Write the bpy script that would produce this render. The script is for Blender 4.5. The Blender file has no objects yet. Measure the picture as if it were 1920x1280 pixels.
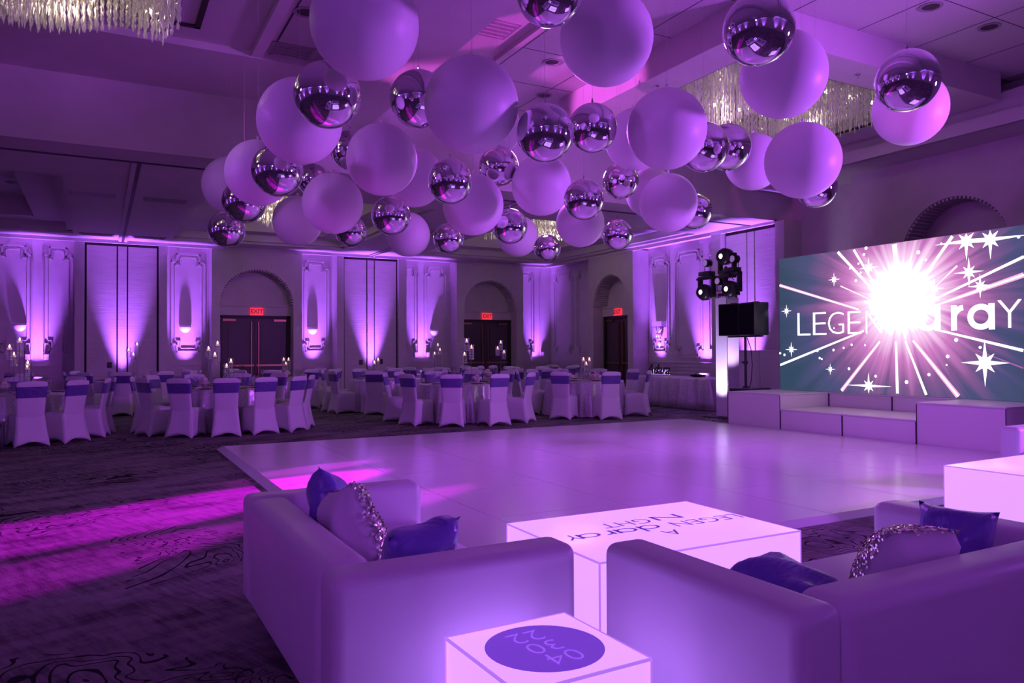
import bpy, bmesh, math, random
from mathutils import Vector, Matrix
random.seed(7)
sc = bpy.context.scene
COL = sc.collection
PI = math.pi
R = math.radians

# ------------------------------------------------------------------ camera
H = 1.36
FPX, YAW, PITCH, ROLL = 1424.98, 0.4980561, 0.01404712, -0.00475227
FWD = Vector((math.sin(YAW)*math.cos(PITCH), math.cos(YAW)*math.cos(PITCH), math.sin(PITCH)))
_rt = Vector((math.cos(YAW), -math.sin(YAW), 0)); _up = _rt.cross(FWD)
RT = math.cos(ROLL)*_rt + math.sin(ROLL)*_up
UP = math.cos(ROLL)*_up - math.sin(ROLL)*_rt
cam_data = bpy.data.cameras.new('camera'); cam = bpy.data.objects.new('camera', cam_data); COL.objects.link(cam)
cam_data.sensor_width = 36; cam_data.lens = FPX/1920*36; cam_data.clip_start = .05
cam.matrix_world = Matrix(((RT.x, UP.x, -FWD.x, 0), (RT.y, UP.y, -FWD.y, 0), (RT.z, UP.z, -FWD.z, H), (0, 0, 0, 1)))
sc.camera = cam
CAM = Vector((0, 0, H))
def ray(x, y): return FWD + RT*((x-960)/FPX) - UP*((y-640)/FPX)
def at_z(x, y, z): d = ray(x, y); return CAM + d*((z-H)/d.z)
def at_x(x, y, X): d = ray(x, y); return CAM + d*(X/d.x)
def at_y(x, y, Y): d = ray(x, y); return CAM + d*(Y/d.y)
def at_d(x, y, dep): return CAM + ray(x, y)*dep

# ------------------------------------------------------------------ world, exposure
w = bpy.data.worlds.new('world'); sc.world = w; w.use_nodes = True
w.node_tree.nodes['Background'].inputs[0].default_value = (.02, .01, .03, 1)
w.node_tree.nodes['Background'].inputs[1].default_value = .2
sc.view_settings.view_transform = 'Standard'; sc.view_settings.look = 'None'
sc.view_settings.gamma = 1; sc.view_settings.use_curve_mapping = False
sc.view_settings.exposure = 0.0
sc.cycles.caustics_reflective = False; sc.cycles.caustics_refractive = False

VIOLET = (.37, .10, 1.0); LAV = (.58, .28, 1.0); PINK = (1.0, .12, .95); WARM = (1.0, .84, .66)
def spot(name, loc, tgt, energy, color, angle, blend=.6, size=.05, parent=None):
    l = bpy.data.lights.new(name, 'SPOT'); l.energy = energy; l.color = color
    l.spot_size = R(angle); l.spot_blend = blend; l.shadow_soft_size = size
    o = bpy.data.objects.new(name, l); COL.objects.link(o)
    d = Vector(tgt)-Vector(loc); o.rotation_euler = d.to_track_quat('-Z', 'Y').to_euler(); o.location = loc
    return o
def point(name, loc, energy, color, size=.1):
    l = bpy.data.lights.new(name, 'POINT'); l.energy = energy; l.color = color; l.shadow_soft_size = size
    o = bpy.data.objects.new(name, l); COL.objects.link(o); o.location = loc; return o
# moving-head beams: the tower beside the stage, and its twins out of frame
UPL = 1.0
spot('tower_beam', (11.1, 12.1, 2.6), (.6, 7.25, 0), 52000, (.78, .0, 1.0), 6.4, .5, .06)
spot('tower_beam', (11.1, 12.1, 2.6), (-.6, 5.4, 0), 30000, (.78, .0, 1.0), 4.2, .7, .06)
spot('tower_beam', (11.1, 12.1, 2.6), (2.2, 8.75, .04), 9000, (.82, .03, 1.0), 3.2, .6, .06)
spot('tower_beam', (11.1, 11.5, 2.6), (2.4, 6.4, .04), 9000, (.85, .03, .95), 3.4, .7, .06)
spot('tower_beam', (11.2, 11.55, 3.4), (1.35, 11.9, 5.0), 300, (1, .06, .95), 3.0, .4, .05)
spot('stage_beam', (10.6, 2.2, 2.6), (4.3, 8.3, 5.45), 4200, (.95, .08, 1), 9, .4, .06)
spot('side_beam', (-4.0, 9.0, 2.6), (7.0, 9.5, 5.3), 6000, (.95, .12, 1), 11, .5, .06)
spot('side_beam', (1.5, -2.5, 2.7), (7.4, 5.0, 3.75), 900, (1, .12, .95), 6, .6, .06)
# soft lavender fill: added spots without fixtures, lifting the room's general level
WASH = [((-5, -3, 4.6), (3, 7, 1), 330, 90), ((-6, 8.5, 4.6), (9, 8.2, 1.2), 800, 52), ((10.6, .6, 2.7), (4.5, 7, 3.2), 2600, 95), ((6.5, 11.2, 4.9), (6, 5, 0), 900, 100)]
for p, t, e, a in WASH: spot('fill_spot', p, t, e, (.49, .095, 1.0), a, .9, .35)

# ------------------------------------------------------------------ materials
MATS = {}
def pmat(name, base, rough=.5, metal=0, emis=None, estr=0, coat=0, spec=.5, sheen=0, alpha=1, trans=0):
    m = bpy.data.materials.new(name); m.use_nodes = True; b = m.node_tree.nodes['Principled BSDF']
    b.inputs['Base Color'].default_value = (*base, 1); b.inputs['Roughness'].default_value = rough
    b.inputs['Metallic'].default_value = metal; b.inputs['Coat Weight'].default_value = coat
    b.inputs['Specular IOR Level'].default_value = spec; b.inputs['Sheen Weight'].default_value = sheen
    b.inputs['Transmission Weight'].default_value = trans; b.inputs['Alpha'].default_value = alpha
    if emis: b.inputs['Emission Color'].default_value = (*emis, 1); b.inputs['Emission Strength'].default_value = estr
    MATS[name] = m; return m
class NT:
    def __init__(s, m): s.t = m.node_tree; s.n = s.t.nodes; s.l = s.t.links; s.b = s.n.get('Principled BSDF')
    def node(s, typ, **kw):
        n = s.n.new(typ)
        for k, v in kw.items():
            if k == 'inp':
                for a, b in v.items():
                    if isinstance(b, bpy.types.NodeSocket): s.l.new(b, n.inputs[a])
                    else: n.inputs[a].default_value = b
            else: setattr(n, k, v)
        return n
    def math(s, op, a, b=0, c=0):
        n = s.n.new('ShaderNodeMath'); n.operation = op
        for i, v in enumerate((a, b, c)):
            if isinstance(v, bpy.types.NodeSocket): s.l.new(v, n.inputs[i])
            else: n.inputs[i].default_value = v
        return n.outputs[0]
    def obj(s): return s.node('ShaderNodeTexCoord').outputs['Object']
    def mapping(s, vec, scale=(1, 1, 1), rot=(0, 0, 0)): return s.node('ShaderNodeMapping', inp={'Vector': vec, 'Scale': scale, 'Rotation': rot}).outputs[0]
    def noise(s, vec, scale, detail=2, rough=.5, dist=0): return s.node('ShaderNodeTexNoise', inp={'Vector': vec, 'Scale': scale, 'Detail': detail, 'Roughness': rough, 'Distortion': dist}).outputs['Fac']
    def ramp(s, fac, stops):
        n = s.node('ShaderNodeValToRGB', inp={'Fac': fac}); e = n.color_ramp.elements
        while len(e) < len(stops): e.new(.5)
        for i, (p, c) in enumerate(stops): e[i].position = p; e[i].color = (*c, 1) if len(c) == 3 else c
        return n.outputs[0]
    def mix(s, f, a, b):
        n = s.node('ShaderNodeMix', data_type='RGBA')
        for k, v in ((0, f), (6, a), (7, b)):
            if isinstance(v, bpy.types.NodeSocket): s.l.new(v, n.inputs[k])
            else: n.inputs[k].default_value = v if k == 0 else (*v, 1)
        return n.outputs[2]
    def bump(s, h, strength=.3, dist=.01):
        n = s.node('ShaderNodeBump', inp={'Height': h, 'Strength': strength, 'Distance': dist}); s.l.new(n.outputs[0], s.b.inputs['Normal'])
    def base(s, c): s.l.new(c, s.b.inputs['Base Color'])
    def rough(s, c): s.l.new(c, s.b.inputs['Roughness'])

def carpet():
    m = pmat('carpet', (.2, .2, .2), .95, spec=.1); t = NT(m); o = t.obj()
    rot = t.mapping(o, (1, 1, 1), (0, 0, -.35))
    warp = t.noise(t.mapping(rot, (.6, 1.0, 1)), 1.25, 3, .5, .7)
    fr = t.math('FRACT', t.math('MULTIPLY', warp, 30)); line = t.math('LESS_THAN', fr, .2)
    mask = t.math('GREATER_THAN', t.noise(o, .5, 1), .51)
    line = t.math('MULTIPLY', line, mask)
    streak = t.noise(t.mapping(rot, (.6, 1.8, 1)), 1.4, 10, .68)
    hatch = t.noise(t.mapping(rot, (11, 1.6, 1)), 2.0, 4, .65)
    s = t.math('ADD', t.math('MULTIPLY', streak, .62), t.math('MULTIPLY', hatch, .38))
    c = t.ramp(s, [(.38, (.07, .06, .065)), (.46, (.16, .14, .145)), (.54, (.24, .215, .215)), (.66, (.31, .28, .28))])
    c = t.mix(line, c, (.02, .016, .02)); t.base(c)
    t.bump(t.noise(o, 160, 2), .5, .006)
carpet()
def plaster(name, base, sc_=3, amt=.05, rough=.75):
    m = pmat(name, base, rough); t = NT(m); o = t.obj()
    n = t.noise(o, sc_, 4); c = t.ramp(n, [(.3, tuple(v*(1-amt) for v in base)), (.7, tuple(min(1, v*(1+amt)) for v in base))]); t.base(c)
    t.bump(t.noise(o, 60, 2), .08, .004)
plaster('wall_paint', (.58, .53, .52)); plaster('ceiling_paint', (.62, .58, .57), 2, .04, .85)
plaster('tile_ceiling', (.60, .57, .56), 40, .05, .9)
def ripple():
    m = pmat('pocket_fabric', (.56, .50, .47), .7); t = NT(m); o = t.obj()
    n = t.noise(t.mapping(o, (2, 2, 26)), 1.2, 3, .6); t.base(t.ramp(n, [(.3, (.52, .47, .46)), (.7, (.60, .55, .53))])); t.bump(n, .22, .012)
ripple()
def dance():
    m = pmat('dance_white', (.80, .78, .78), .21, spec=.6); t = NT(m); o = t.obj()
    n = t.noise(o, .8, 2, .5); t.base(t.mix(n, (.77, .74, .74), (.81, .79, .79)))
dance()
pmat('dance_trim', (.62, .60, .64), .35); pmat('stage_white', (.78, .74, .75), .38); pmat('seam_dark', (.06, .04, .07), .6)
def leather():
    m = pmat('white_leather', (.78, .70, .79), .36, spec=.5); t = NT(m); o = t.obj()
    t.bump(t.noise(o, 220, 3), .10, .002); t.rough(t.ramp(t.noise(o, 5, 3), [(.3, (.32,)*3), (.7, (.45,)*3)]))
leather()
pmat('leather_seam', (.42, .38, .42), .5)
pmat('chrome', (.85, .85, .87), .08, 1); pmat('black_metal', (.015, .015, .018), .42); pmat('black_cloth', (.008, .007, .01), .9, spec=.1)
pmat('black_plastic', (.02, .018, .022), .35); pmat('brass', (.36, .23, .10), .35, 1); pmat('dark_door', (.075, .055, .055), .45)
pmat('dark_frame', (.03, .022, .026), .55); pmat('outlet_plate', (.03, .03, .03), .5); pmat('switch_plate', (.65, .62, .6), .5)
def spandex():
    m = pmat('chair_cover', (.74, .70, .74), .62, sheen=.3); t = NT(m); t.bump(t.noise(t.obj(), 9, 3), .12, .01)
spandex()
def satin(name, base):
    m = pmat(name, base, .30, sheen=.4, spec=.6); t = NT(m); o = t.obj(); t.bump(t.noise(t.mapping(o, (3, 9, 4)), 2.2, 3, .5, .8), .55, .03)
satin('purple_satin', (.17, .10, .52)); satin('sash_satin', (.12, .065, .30))
pmat('pillow_white', (.74, .70, .76), .6, sheen=.3); pmat('sequin_silver', (.9, .82, .72), .16, .9)
def sequin(name, base, scale):
    m = pmat(name, base, .35, .35); t = NT(m); o = t.obj()
    v = t.node('ShaderNodeTexVoronoi', inp={'Vector': o, 'Scale': scale}); t.rough(t.ramp(v.outputs['Color'], [(.2, (.12,)*3), (.8, (.5,)*3)]))
    n = t.node('ShaderNodeMix', data_type='VECTOR', inp={0: .16}); g = t.node('ShaderNodeNewGeometry').outputs['Normal']
    t.l.new(g, n.inputs[4]); sub = t.node('ShaderNodeVectorMath', operation='SUBTRACT'); t.l.new(v.outputs['Color'], sub.inputs[0]); sub.inputs[1].default_value = (.5, .5, .5)
    t.l.new(sub.outputs[0], n.inputs[5]); nn = t.node('ShaderNodeVectorMath', operation='NORMALIZE'); t.l.new(n.outputs[1], nn.inputs[0]); t.l.new(nn.outputs[0], t.b.inputs['Normal'])
sequin('sequin_cloth', (.66, .60, .66), 130)
pmat('balloon_white', (.88, .85, .88), .42, spec=.35); pmat('mirror_foil', (.80, .78, .84), .035, 1); pmat('string', (.5, .5, .5), .4)
pmat('glow_acrylic', (.4, .34, .46), .25, emis=(.80, .36, 1.75), estr=1.0); pmat('glow_edge', (.6, .4, .8), .3, emis=(.50, .20, .95), estr=.75)
pmat('decal_purple', (.20, .07, .55), .35, emis=(.16, .045, .55), estr=.8); pmat('decal_lilac', (.45, .2, .8), .35, emis=(.33, .11, .80), estr=.8); pmat('decal_ink', (.16, .08, .40), .4, emis=(.10, .03, .30), estr=.6)
pmat('exit_red', (.5, .02, .02), .4, emis=(1.0, .04, .07), estr=1.0); pmat('exit_dark', (.15, .01, .02), .4, emis=(.28, .01, .02), estr=.8)
pmat('flame', (1, .7, .4), .5, emis=(1.0, .55, .30), estr=6); pmat('wax', (.9, .82, .75), .5, emis=(1.0, .45, .28), estr=.5)  # wax emission stands in for the flame shining through the candle
pmat('crystal', (.84, .79, .76), .12, .25, spec=.9, emis=(1.0, .86, .66), estr=.03); pmat('bulb', (1, .95, .8), .3, emis=(1.0, .86, .58), estr=12)  # crystal's faint emission stands in for lamp light caught in the beads
pmat('petal_blush', (.85, .62, .55), .6); pmat('petal_white', (.85, .78, .74), .6); pmat('charger', (.16, .06, .04), .3); pmat('porcelain', (.7, .68, .7), .3)
pmat('lens_glow', (.8, .7, .9), .2, emis=(1.0, .74, .95), estr=2.6); pmat('lens_dim', (.5, .4, .55), .15, emis=(.45, .25, .6), estr=.35)
pmat('scrim', (.80, .76, .84), .6); pmat('uplight_lens', (.7, .6, .9), .3, emis=(.62, .42, 1.0), estr=3)
pmat('vent_metal', (.36, .33, .34), .6); pmat('downlight_dark', (.05, .04, .05), .5); pmat('sconce_plaster', (.82, .78, .78), .6)
pmat('scr_white', (0, 0, 0), .5, emis=(1, .95, 1), estr=1.8); pmat('scr_pink', (0, 0, 0), .5, emis=(1.0, .46, .80), estr=1.0); pmat('scr_soft', (0, 0, 0), .5, emis=(.42, .12, .40), estr=1.0)
def glassy():
    m = bpy.data.materials.new('thin_glass'); m.use_nodes = True; n = m.node_tree.nodes; l = m.node_tree.links; n.clear()
    o = n.new('ShaderNodeOutputMaterial'); a = n.new('ShaderNodeBsdfTransparent'); g = n.new('ShaderNodeBsdfGlossy'); x = n.new('ShaderNodeMixShader'); lw = n.new('ShaderNodeLayerWeight')
    a.inputs[0].default_value = (.92, .90, .96, 1); g.inputs[0].default_value = (.9, .88, .95, 1); g.inputs['Roughness'].default_value = .06; lw.inputs[0].default_value = .45
    l.new(lw.outputs['Facing'], x.inputs[0]); l.new(a.outputs[0], x.inputs[1]); l.new(g.outputs[0], x.inputs[2]); l.new(x.outputs[0], o.inputs[0]); MATS['thin_glass'] = m
glassy()
def screen_mat(cy, cz):
    m = pmat('screen_image', (.01, .01, .01), .35, emis=(0, 0, 0), estr=1); t = NT(m); o = t.obj()
    s = t.node('ShaderNodeSeparateXYZ', inp={0: o}); dy = t.math('SUBTRACT', s.outputs[1], cy); dz = t.math('SUBTRACT', s.outputs[2], cz)
    d = t.math('SQRT', t.math('ADD', t.math('MULTIPLY', dy, dy), t.math('MULTIPLY', dz, dz))); ang = t.math('ARCTAN2', dz, dy)
    rays = t.node('ShaderNodeTexNoise', noise_dimensions='1D', inp={'W': t.math('MULTIPLY', ang, 4.2), 'Scale': 1.6, 'Detail': 3}).outputs['Fac']
    dd = t.math('MULTIPLY', d, t.math('ADD', .62, t.math('MULTIPLY', rays, .75)))
    col = t.ramp(t.math('DIVIDE', dd, 2.6), [(0, (4.5, 3.6, 4.2)), (.15, (2.6, 2.0, 2.5)), (.24, (1.2, .80, 1.1)), (.38, (.72, .24, .62)), (.55, (.26, .11, .30)), (.72, (.075, .085, .20)), (1, (.028, .07, .11))])
    c2 = t.mix(t.math('MULTIPLY', t.noise(o, 1.4, 2), .25), col, (.05, .04, .14))
    t.l.new(c2, t.b.inputs['Emission Color'])
# ------------------------------------------------------------------ mesh helpers
class MB:
    def __init__(s): s.v = []; s.f = []; s.smooth = False
    def box(s, x0, x1, y0, y1, z0, z1):
        n = len(s.v); s.v += [(x0, y0, z0), (x1, y0, z0), (x1, y1, z0), (x0, y1, z0), (x0, y0, z1), (x1, y0, z1), (x1, y1, z1), (x0, y1, z1)]
        s.f += [tuple(n+i for i in q) for q in ((0, 3, 2, 1), (4, 5, 6, 7), (0, 1, 5, 4), (1, 2, 6, 5), (2, 3, 7, 6), (3, 0, 4, 7))]; return s
    def cbox(s, c, d): return s.box(c[0]-d[0]/2, c[0]+d[0]/2, c[1]-d[1]/2, c[1]+d[1]/2, c[2]-d[2]/2, c[2]+d[2]/2)
    def loft(s, rings, cap=True, closed=True):
        n0 = len(s.v); k = len(rings[0])
        for r in rings: s.v += [tuple(p) for p in r]
        for i in range(len(rings)-1):
            for j in range(k if closed else k-1):
                a = n0+i*k+j; b = n0+i*k+(j+1) % k; s.f.append((a, b, b+k, a+k))
        if cap: s.f.append(tuple(n0+j for j in reversed(range(k)))); s.f.append(tuple(n0+(len(rings)-1)*k+j for j in range(k)))
        return s
    def lathe(s, prof, c=(0, 0, 0), n=24, cap=False):
        return s.loft([[(c[0]+r*math.cos(2*PI*j/n), c[1]+r*math.sin(2*PI*j/n), c[2]+z) for j in range(n)] for r, z in prof], cap)
    def cyl(s, a, b, r, n=12, r2=None):
        a = Vector(a); b = Vector(b); d = (b-a).normalized(); u = d.orthogonal().normalized(); v = d.cross(u); r2 = r if r2 is None else r2
        return s.loft([[a+(u*math.cos(2*PI*j/n)+v*math.sin(2*PI*j/n))*r for j in range(n)], [b+(u*math.cos(2*PI*j/n)+v*math.sin(2*PI*j/n))*r2 for j in range(n)]])
    def tube(s, pts, r, n=8):
        for a, b in zip(pts, pts[1:]): s.cyl(a, b, r, n)
        return s
    def sphere(s, c, r, n=16, m=10, sq=(1, 1, 1)):
        rings = [[(c[0]+sq[0]*r*math.sin(PI*i/m)*math.cos(2*PI*j/n), c[1]+sq[1]*r*math.sin(PI*i/m)*math.sin(2*PI*j/n), c[2]-sq[2]*r*math.cos(PI*i/m)) for j in range(n)] for i in range(m+1)]
        rings[0] = [(c[0]+1e-4*math.cos(2*PI*j/n), c[1]+1e-4*math.sin(2*PI*j/n), c[2]-sq[2]*r) for j in range(n)]; rings[-1] = [(p[0], p[1], c[2]+sq[2]*r) for p in rings[0]]
        s.loft(rings); s.smooth = True; return s
    def poly(s, pts): n = len(s.v); s.v += [tuple(p) for p in pts]; s.f.append(tuple(range(n, n+len(pts)))); return s
    def prism(s, pts, off):
        off = Vector(off); a = [Vector(p) for p in pts]; return s.loft([a, [p+off for p in a]])
    def xf(s, fn): s.v = [tuple(fn(*p)) for p in s.v]; return s
    def mesh(s, name, m):
        me = bpy.data.meshes.new(name); me.from_pydata(s.v, [], s.f); me.materials.append(MATS[m])
        bm = bmesh.new(); bm.from_mesh(me); bmesh.ops.recalc_face_normals(bm, faces=bm.faces); bm.to_mesh(me); bm.free()
        if s.smooth: me.polygons.foreach_set('use_smooth', [True]*len(me.polygons))
        return me
    def build(s, name, m, parent=None, loc=None, bevel=0, seg=2, smooth=None):
        if smooth is not None: s.smooth = smooth
        me = s.mesh(name, m)
        if bevel: bevel_mesh(me, bevel, seg)
        return link(name, me, parent, loc)
def bevel_mesh(me, w, seg=2):
    bm = bmesh.new(); bm.from_mesh(me); bmesh.ops.remove_doubles(bm, verts=bm.verts, dist=1e-5)
    bmesh.ops.bevel(bm, geom=[e for e in bm.edges if e.calc_face_angle(0) > .5], offset=w, segments=seg, affect='EDGES', profile=.5, clamp_overlap=True); bm.to_mesh(me); bm.free()
    if seg > 1: me.polygons.foreach_set('use_smooth', [True]*len(me.polygons)); me.set_sharp_from_angle(angle=R(50))
def link(name, me, parent=None, loc=None, rot=None):
    o = bpy.data.objects.new(name, me); COL.objects.link(o)
    if parent: o.parent = parent
    if loc is not None: o.location = loc
    if rot is not None: o.rotation_euler = rot
    return o
def tag(o, label=None, cat=None, group=None, kind=None):
    for k, v in (('label', label), ('category', cat), ('group', group), ('kind', kind)):
        if v: o[k] = v
    return o
def thing(name, label, cat, loc=(0, 0, 0), rz=0, group=None):
    o = bpy.data.objects.new(name, None); COL.objects.link(o); o.location = loc; o.rotation_euler = (0, 0, rz); o.empty_display_size = .1
    return tag(o, label, cat, group)
KIDS = {}
def copy_tree(o, parent=None, loc=None, rz=None):
    c = o.copy(); COL.objects.link(c); c.parent = parent
    if loc is not None: c.location = loc
    if rz is not None: c.rotation_euler = (0, 0, rz)
    for ch in kids(o): copy_tree(ch, c)
    return c
def kids(o): return [k for k in list(bpy.data.objects) if k.parent == o] if o.name not in KIDS else KIDS[o.name]
def freeze(o):
    KIDS[o.name] = [k for k in bpy.data.objects if k.parent == o]
    for k in KIDS[o.name]: freeze(k)
def struct(name, mb, m, parent=None, bevel=0):
    o = mb.build(name, m, parent, bevel=bevel)
    if not parent: tag(o, kind='structure')
    return o
def text_mesh(name, body, size, m, offset=0, extrude=.001, shear=0, spacing=1.0, align='CENTER'):
    cu = bpy.data.curves.new(name, 'FONT'); cu.body = body; cu.size = size; cu.offset = offset; cu.extrude = extrude; cu.shear = shear; cu.space_character = spacing
    cu.align_x = align; cu.align_y = 'CENTER'; cu.resolution_u = 3
    o = bpy.data.objects.new(name, cu); COL.objects.link(o); bpy.context.view_layer.update()
    me = bpy.data.meshes.new_from_object(o.evaluated_get(bpy.context.evaluated_depsgraph_get())); bpy.data.objects.remove(o); bpy.data.curves.remove(cu)
    me.materials.clear(); me.materials.append(MATS[m]); return me
def geo_word(name, word, m, wt=.17, gap=.10):
    # round single-storey letters built from rings and stems, x-height 1
    mb = MB(); x = 0; N = 26
    def arc(cx, a0, a1, r1, r0):
        n0 = len(mb.v)
        for i in range(N+1):
            t = a0+(a1-a0)*i/N
            for r in (r0, r1): mb.v.append((cx+r*math.cos(t), .5+r*math.sin(t), 0))
        for i in range(N): k = n0+2*i; mb.f.append((k, k+1, k+3, k+2))
    def bar(x0, x1, y0, y1): mb.poly([(x0, y0, 0), (x1, y0, 0), (x1, y1, 0), (x0, y1, 0)])
    for ch in word:
        if ch == 'r': bar(x, x+wt, 0, 1); arc(x+.5, R(95), R(172), .5, .5-wt); x += .52+gap
        else: arc(x+.5, 0, 2*PI, .5, .5-wt); bar(x+1-wt, x+1, 0, 1.45 if ch == 'd' else 1); x += 1+gap
    me = bpy.data.meshes.new(name); me.from_pydata(mb.v, [], mb.f); me.materials.append(MATS[m]); return me
def frame_mat(origin, r, u):   # local x -> r, local y -> u, local z -> r x u
    r = Vector(r).normalized(); u = Vector(u).normalized(); n = r.cross(u)
    return Matrix(((r.x, u.x, n.x, origin[0]), (r.y, u.y, n.y, origin[1]), (r.z, u.z, n.z, origin[2]), (0, 0, 0, 1)))
# ------------------------------------------------------------------ room shell
YF, XF, ND, ZT = 21.8, 13.13, .55, 4.22
XL, YB = -12.0, -6.0
struct('floor', MB().box(XL-.2, XF+ND+.2, YB-.2, YF+ND+.2, -.1, 0), 'carpet')
class Wall:
    def __init__(s, o, kind): s.o = o; s.k = kind
    def P(s, a, d, z): return (a, YF-d, z) if s.k == 'far' else (XF-d, a, z)
    def box(s, mb, a0, a1, d0, d1, z0, z1):
        p = s.P(a0, d0, z0); q = s.P(a1, d1, z1)
        return mb.box(min(p[0], q[0]), max(p[0], q[0]), min(p[1], q[1]), max(p[1], q[1]), z0, z1)
    def prism(s, mb, pts, d0, d1):
        a = [Vector(s.P(x, d0, z)) for x, z in pts]; b = [Vector(s.P(x, d1, z)) for x, z in pts]; return mb.loft([a, b])
wf = struct('wall_far', MB().box(XL-.2, XF+ND+.2, YF+ND, YF+ND+.2, 0, 6), 'wall_paint')
wr = struct('wall_right', MB().box(XF+ND, XF+ND+.2, YB-.2, YF+ND, 0, 6), 'wall_paint')
struct('wall_left', MB().box(XL-.2, XL, YB-.2, YF+ND+.2, 0, 6), 'wall_paint')
struct('wall_near', MB().box(XL, XF+ND, YB-.2, YB, 0, 6), 'wall_paint')
WF = Wall(wf, 'far'); WR = Wall(wr, 'right')
DOORN = [0]
def uplight(pos, tgt, energy, angle, color=VIOLET, label='small black uplight standing below a wall niche', lens_up=True, blend=.75):
    t = thing('uplight', label, 'uplight', pos, 0, 'uplights along the walls')
    MB().lathe([(.07, 0), (.075, .02), (.075, .1), (.06, .12)], n=12, cap=True).build('housing', 'black_metal', t)
    MB().lathe([(.055, .121), (.05, .124)], n=12, cap=True).build('lens', 'uplight_lens', t)
    spot('uplight_lamp', (pos[0], pos[1], pos[2]+.14), tgt, energy*UPL, color, angle, blend, .05)
def moulding(W, a0, a1, z0, z1, d=-ND):
    for k, (i, wd, pr) in enumerate(((0, .035, .03), (.085, .025, .02))):
        x0, x1, y0, y1 = a0+i, a1-i, z0+i, z1-i; c = min(.13, (x1-x0)*.22)
        pts = [(x0+c, y1), (x1-c, y1), (x1-c, y1-.2), (x1, y1-.2), (x1, y0+.2), (x1-c, y0+.2), (x1-c, y0), (x0+c, y0), (x0+c, y0+.2), (x0, y0+.2), (x0, y1-.2), (x0+c, y1-.2)]
        mb = MB()
        for p, q in zip(pts, pts[1:]+pts[:1]): W.box(mb, min(p[0], q[0])-wd/2, max(p[0], q[0])+wd/2, d, d+pr, min(p[1], q[1])-wd/2, max(p[1], q[1])+wd/2)
        mb.build('panel_moulding', 'wall_paint', W.o)
def ledge(W, a0, a1):
    mb = MB(); W.box(mb, a0, a1, -ND, -ND+.10, 0, .76); W.box(mb, a0, a1, -ND, -ND+.14, .76, .80); mb.build('ledge', 'wall_paint', W.o)
    mb = MB()
    for z in (.86, .95, 1.05): W.box(mb, a0, a1, -ND, -ND+.035, z, z+.03)
    mb.build('base_moulding', 'wall_paint', W.o)
def sconce(W, a, z, cat=True):
    p = W.P(a, -ND, z); t = thing('wall_sconce', 'white plaster half-bowl sconce on a purple-lit wall niche', 'sconce', p, 0, 'half-bowl wall sconces')
    mb = MB(); n = 14; rings = []
    for i in range(7):
        th = PI/2*i/6; r = .145*math.cos(th)+.002; rings.append([(r*math.cos(PI*j/n), r*math.sin(PI*j/n), -.19*math.sin(th)) for j in range(n+1)])
    if W.k == 'far': rings = [[(x, -y, zz) for x, y, zz in r] for r in rings]
    else: rings = [[(-y, x, zz) for x, y, zz in r] for r in rings]
    mb.loft(rings); mb.build('bowl', 'sconce_plaster', t, smooth=True)
    mb = MB()
    if W.k == 'far': mb.box(-.15, .15, -.03, 0, 0, .02)
    else: mb.box(-.03, 0, -.15, .15, 0, .02)
    mb.build('rim', 'sconce_plaster', t)
def exit_sign(W, a, z, d, where):
    p = W.P(a, d, z); t = thing('exit_sign', 'small red glowing EXIT sign above '+where, 'exit sign', p)
    mb = MB()
    if W.k == 'far': mb.box(-.17, .17, -.05, 0, -.1, .1); r = (1, 0, 0); org = (0, -.052, 0)
    else: mb.box(-.05, 0, -.17, .17, -.1, .1); r = (0, -1, 0); org = (-.052, 0, 0)
    mb.build('housing', 'exit_red', t); o = link('lettering', text_mesh('exit_text', 'EXIT', .17, 'exit_dark', .006), t); o.matrix_local = frame_mat(org, r, (0, 0, 1))
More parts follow.
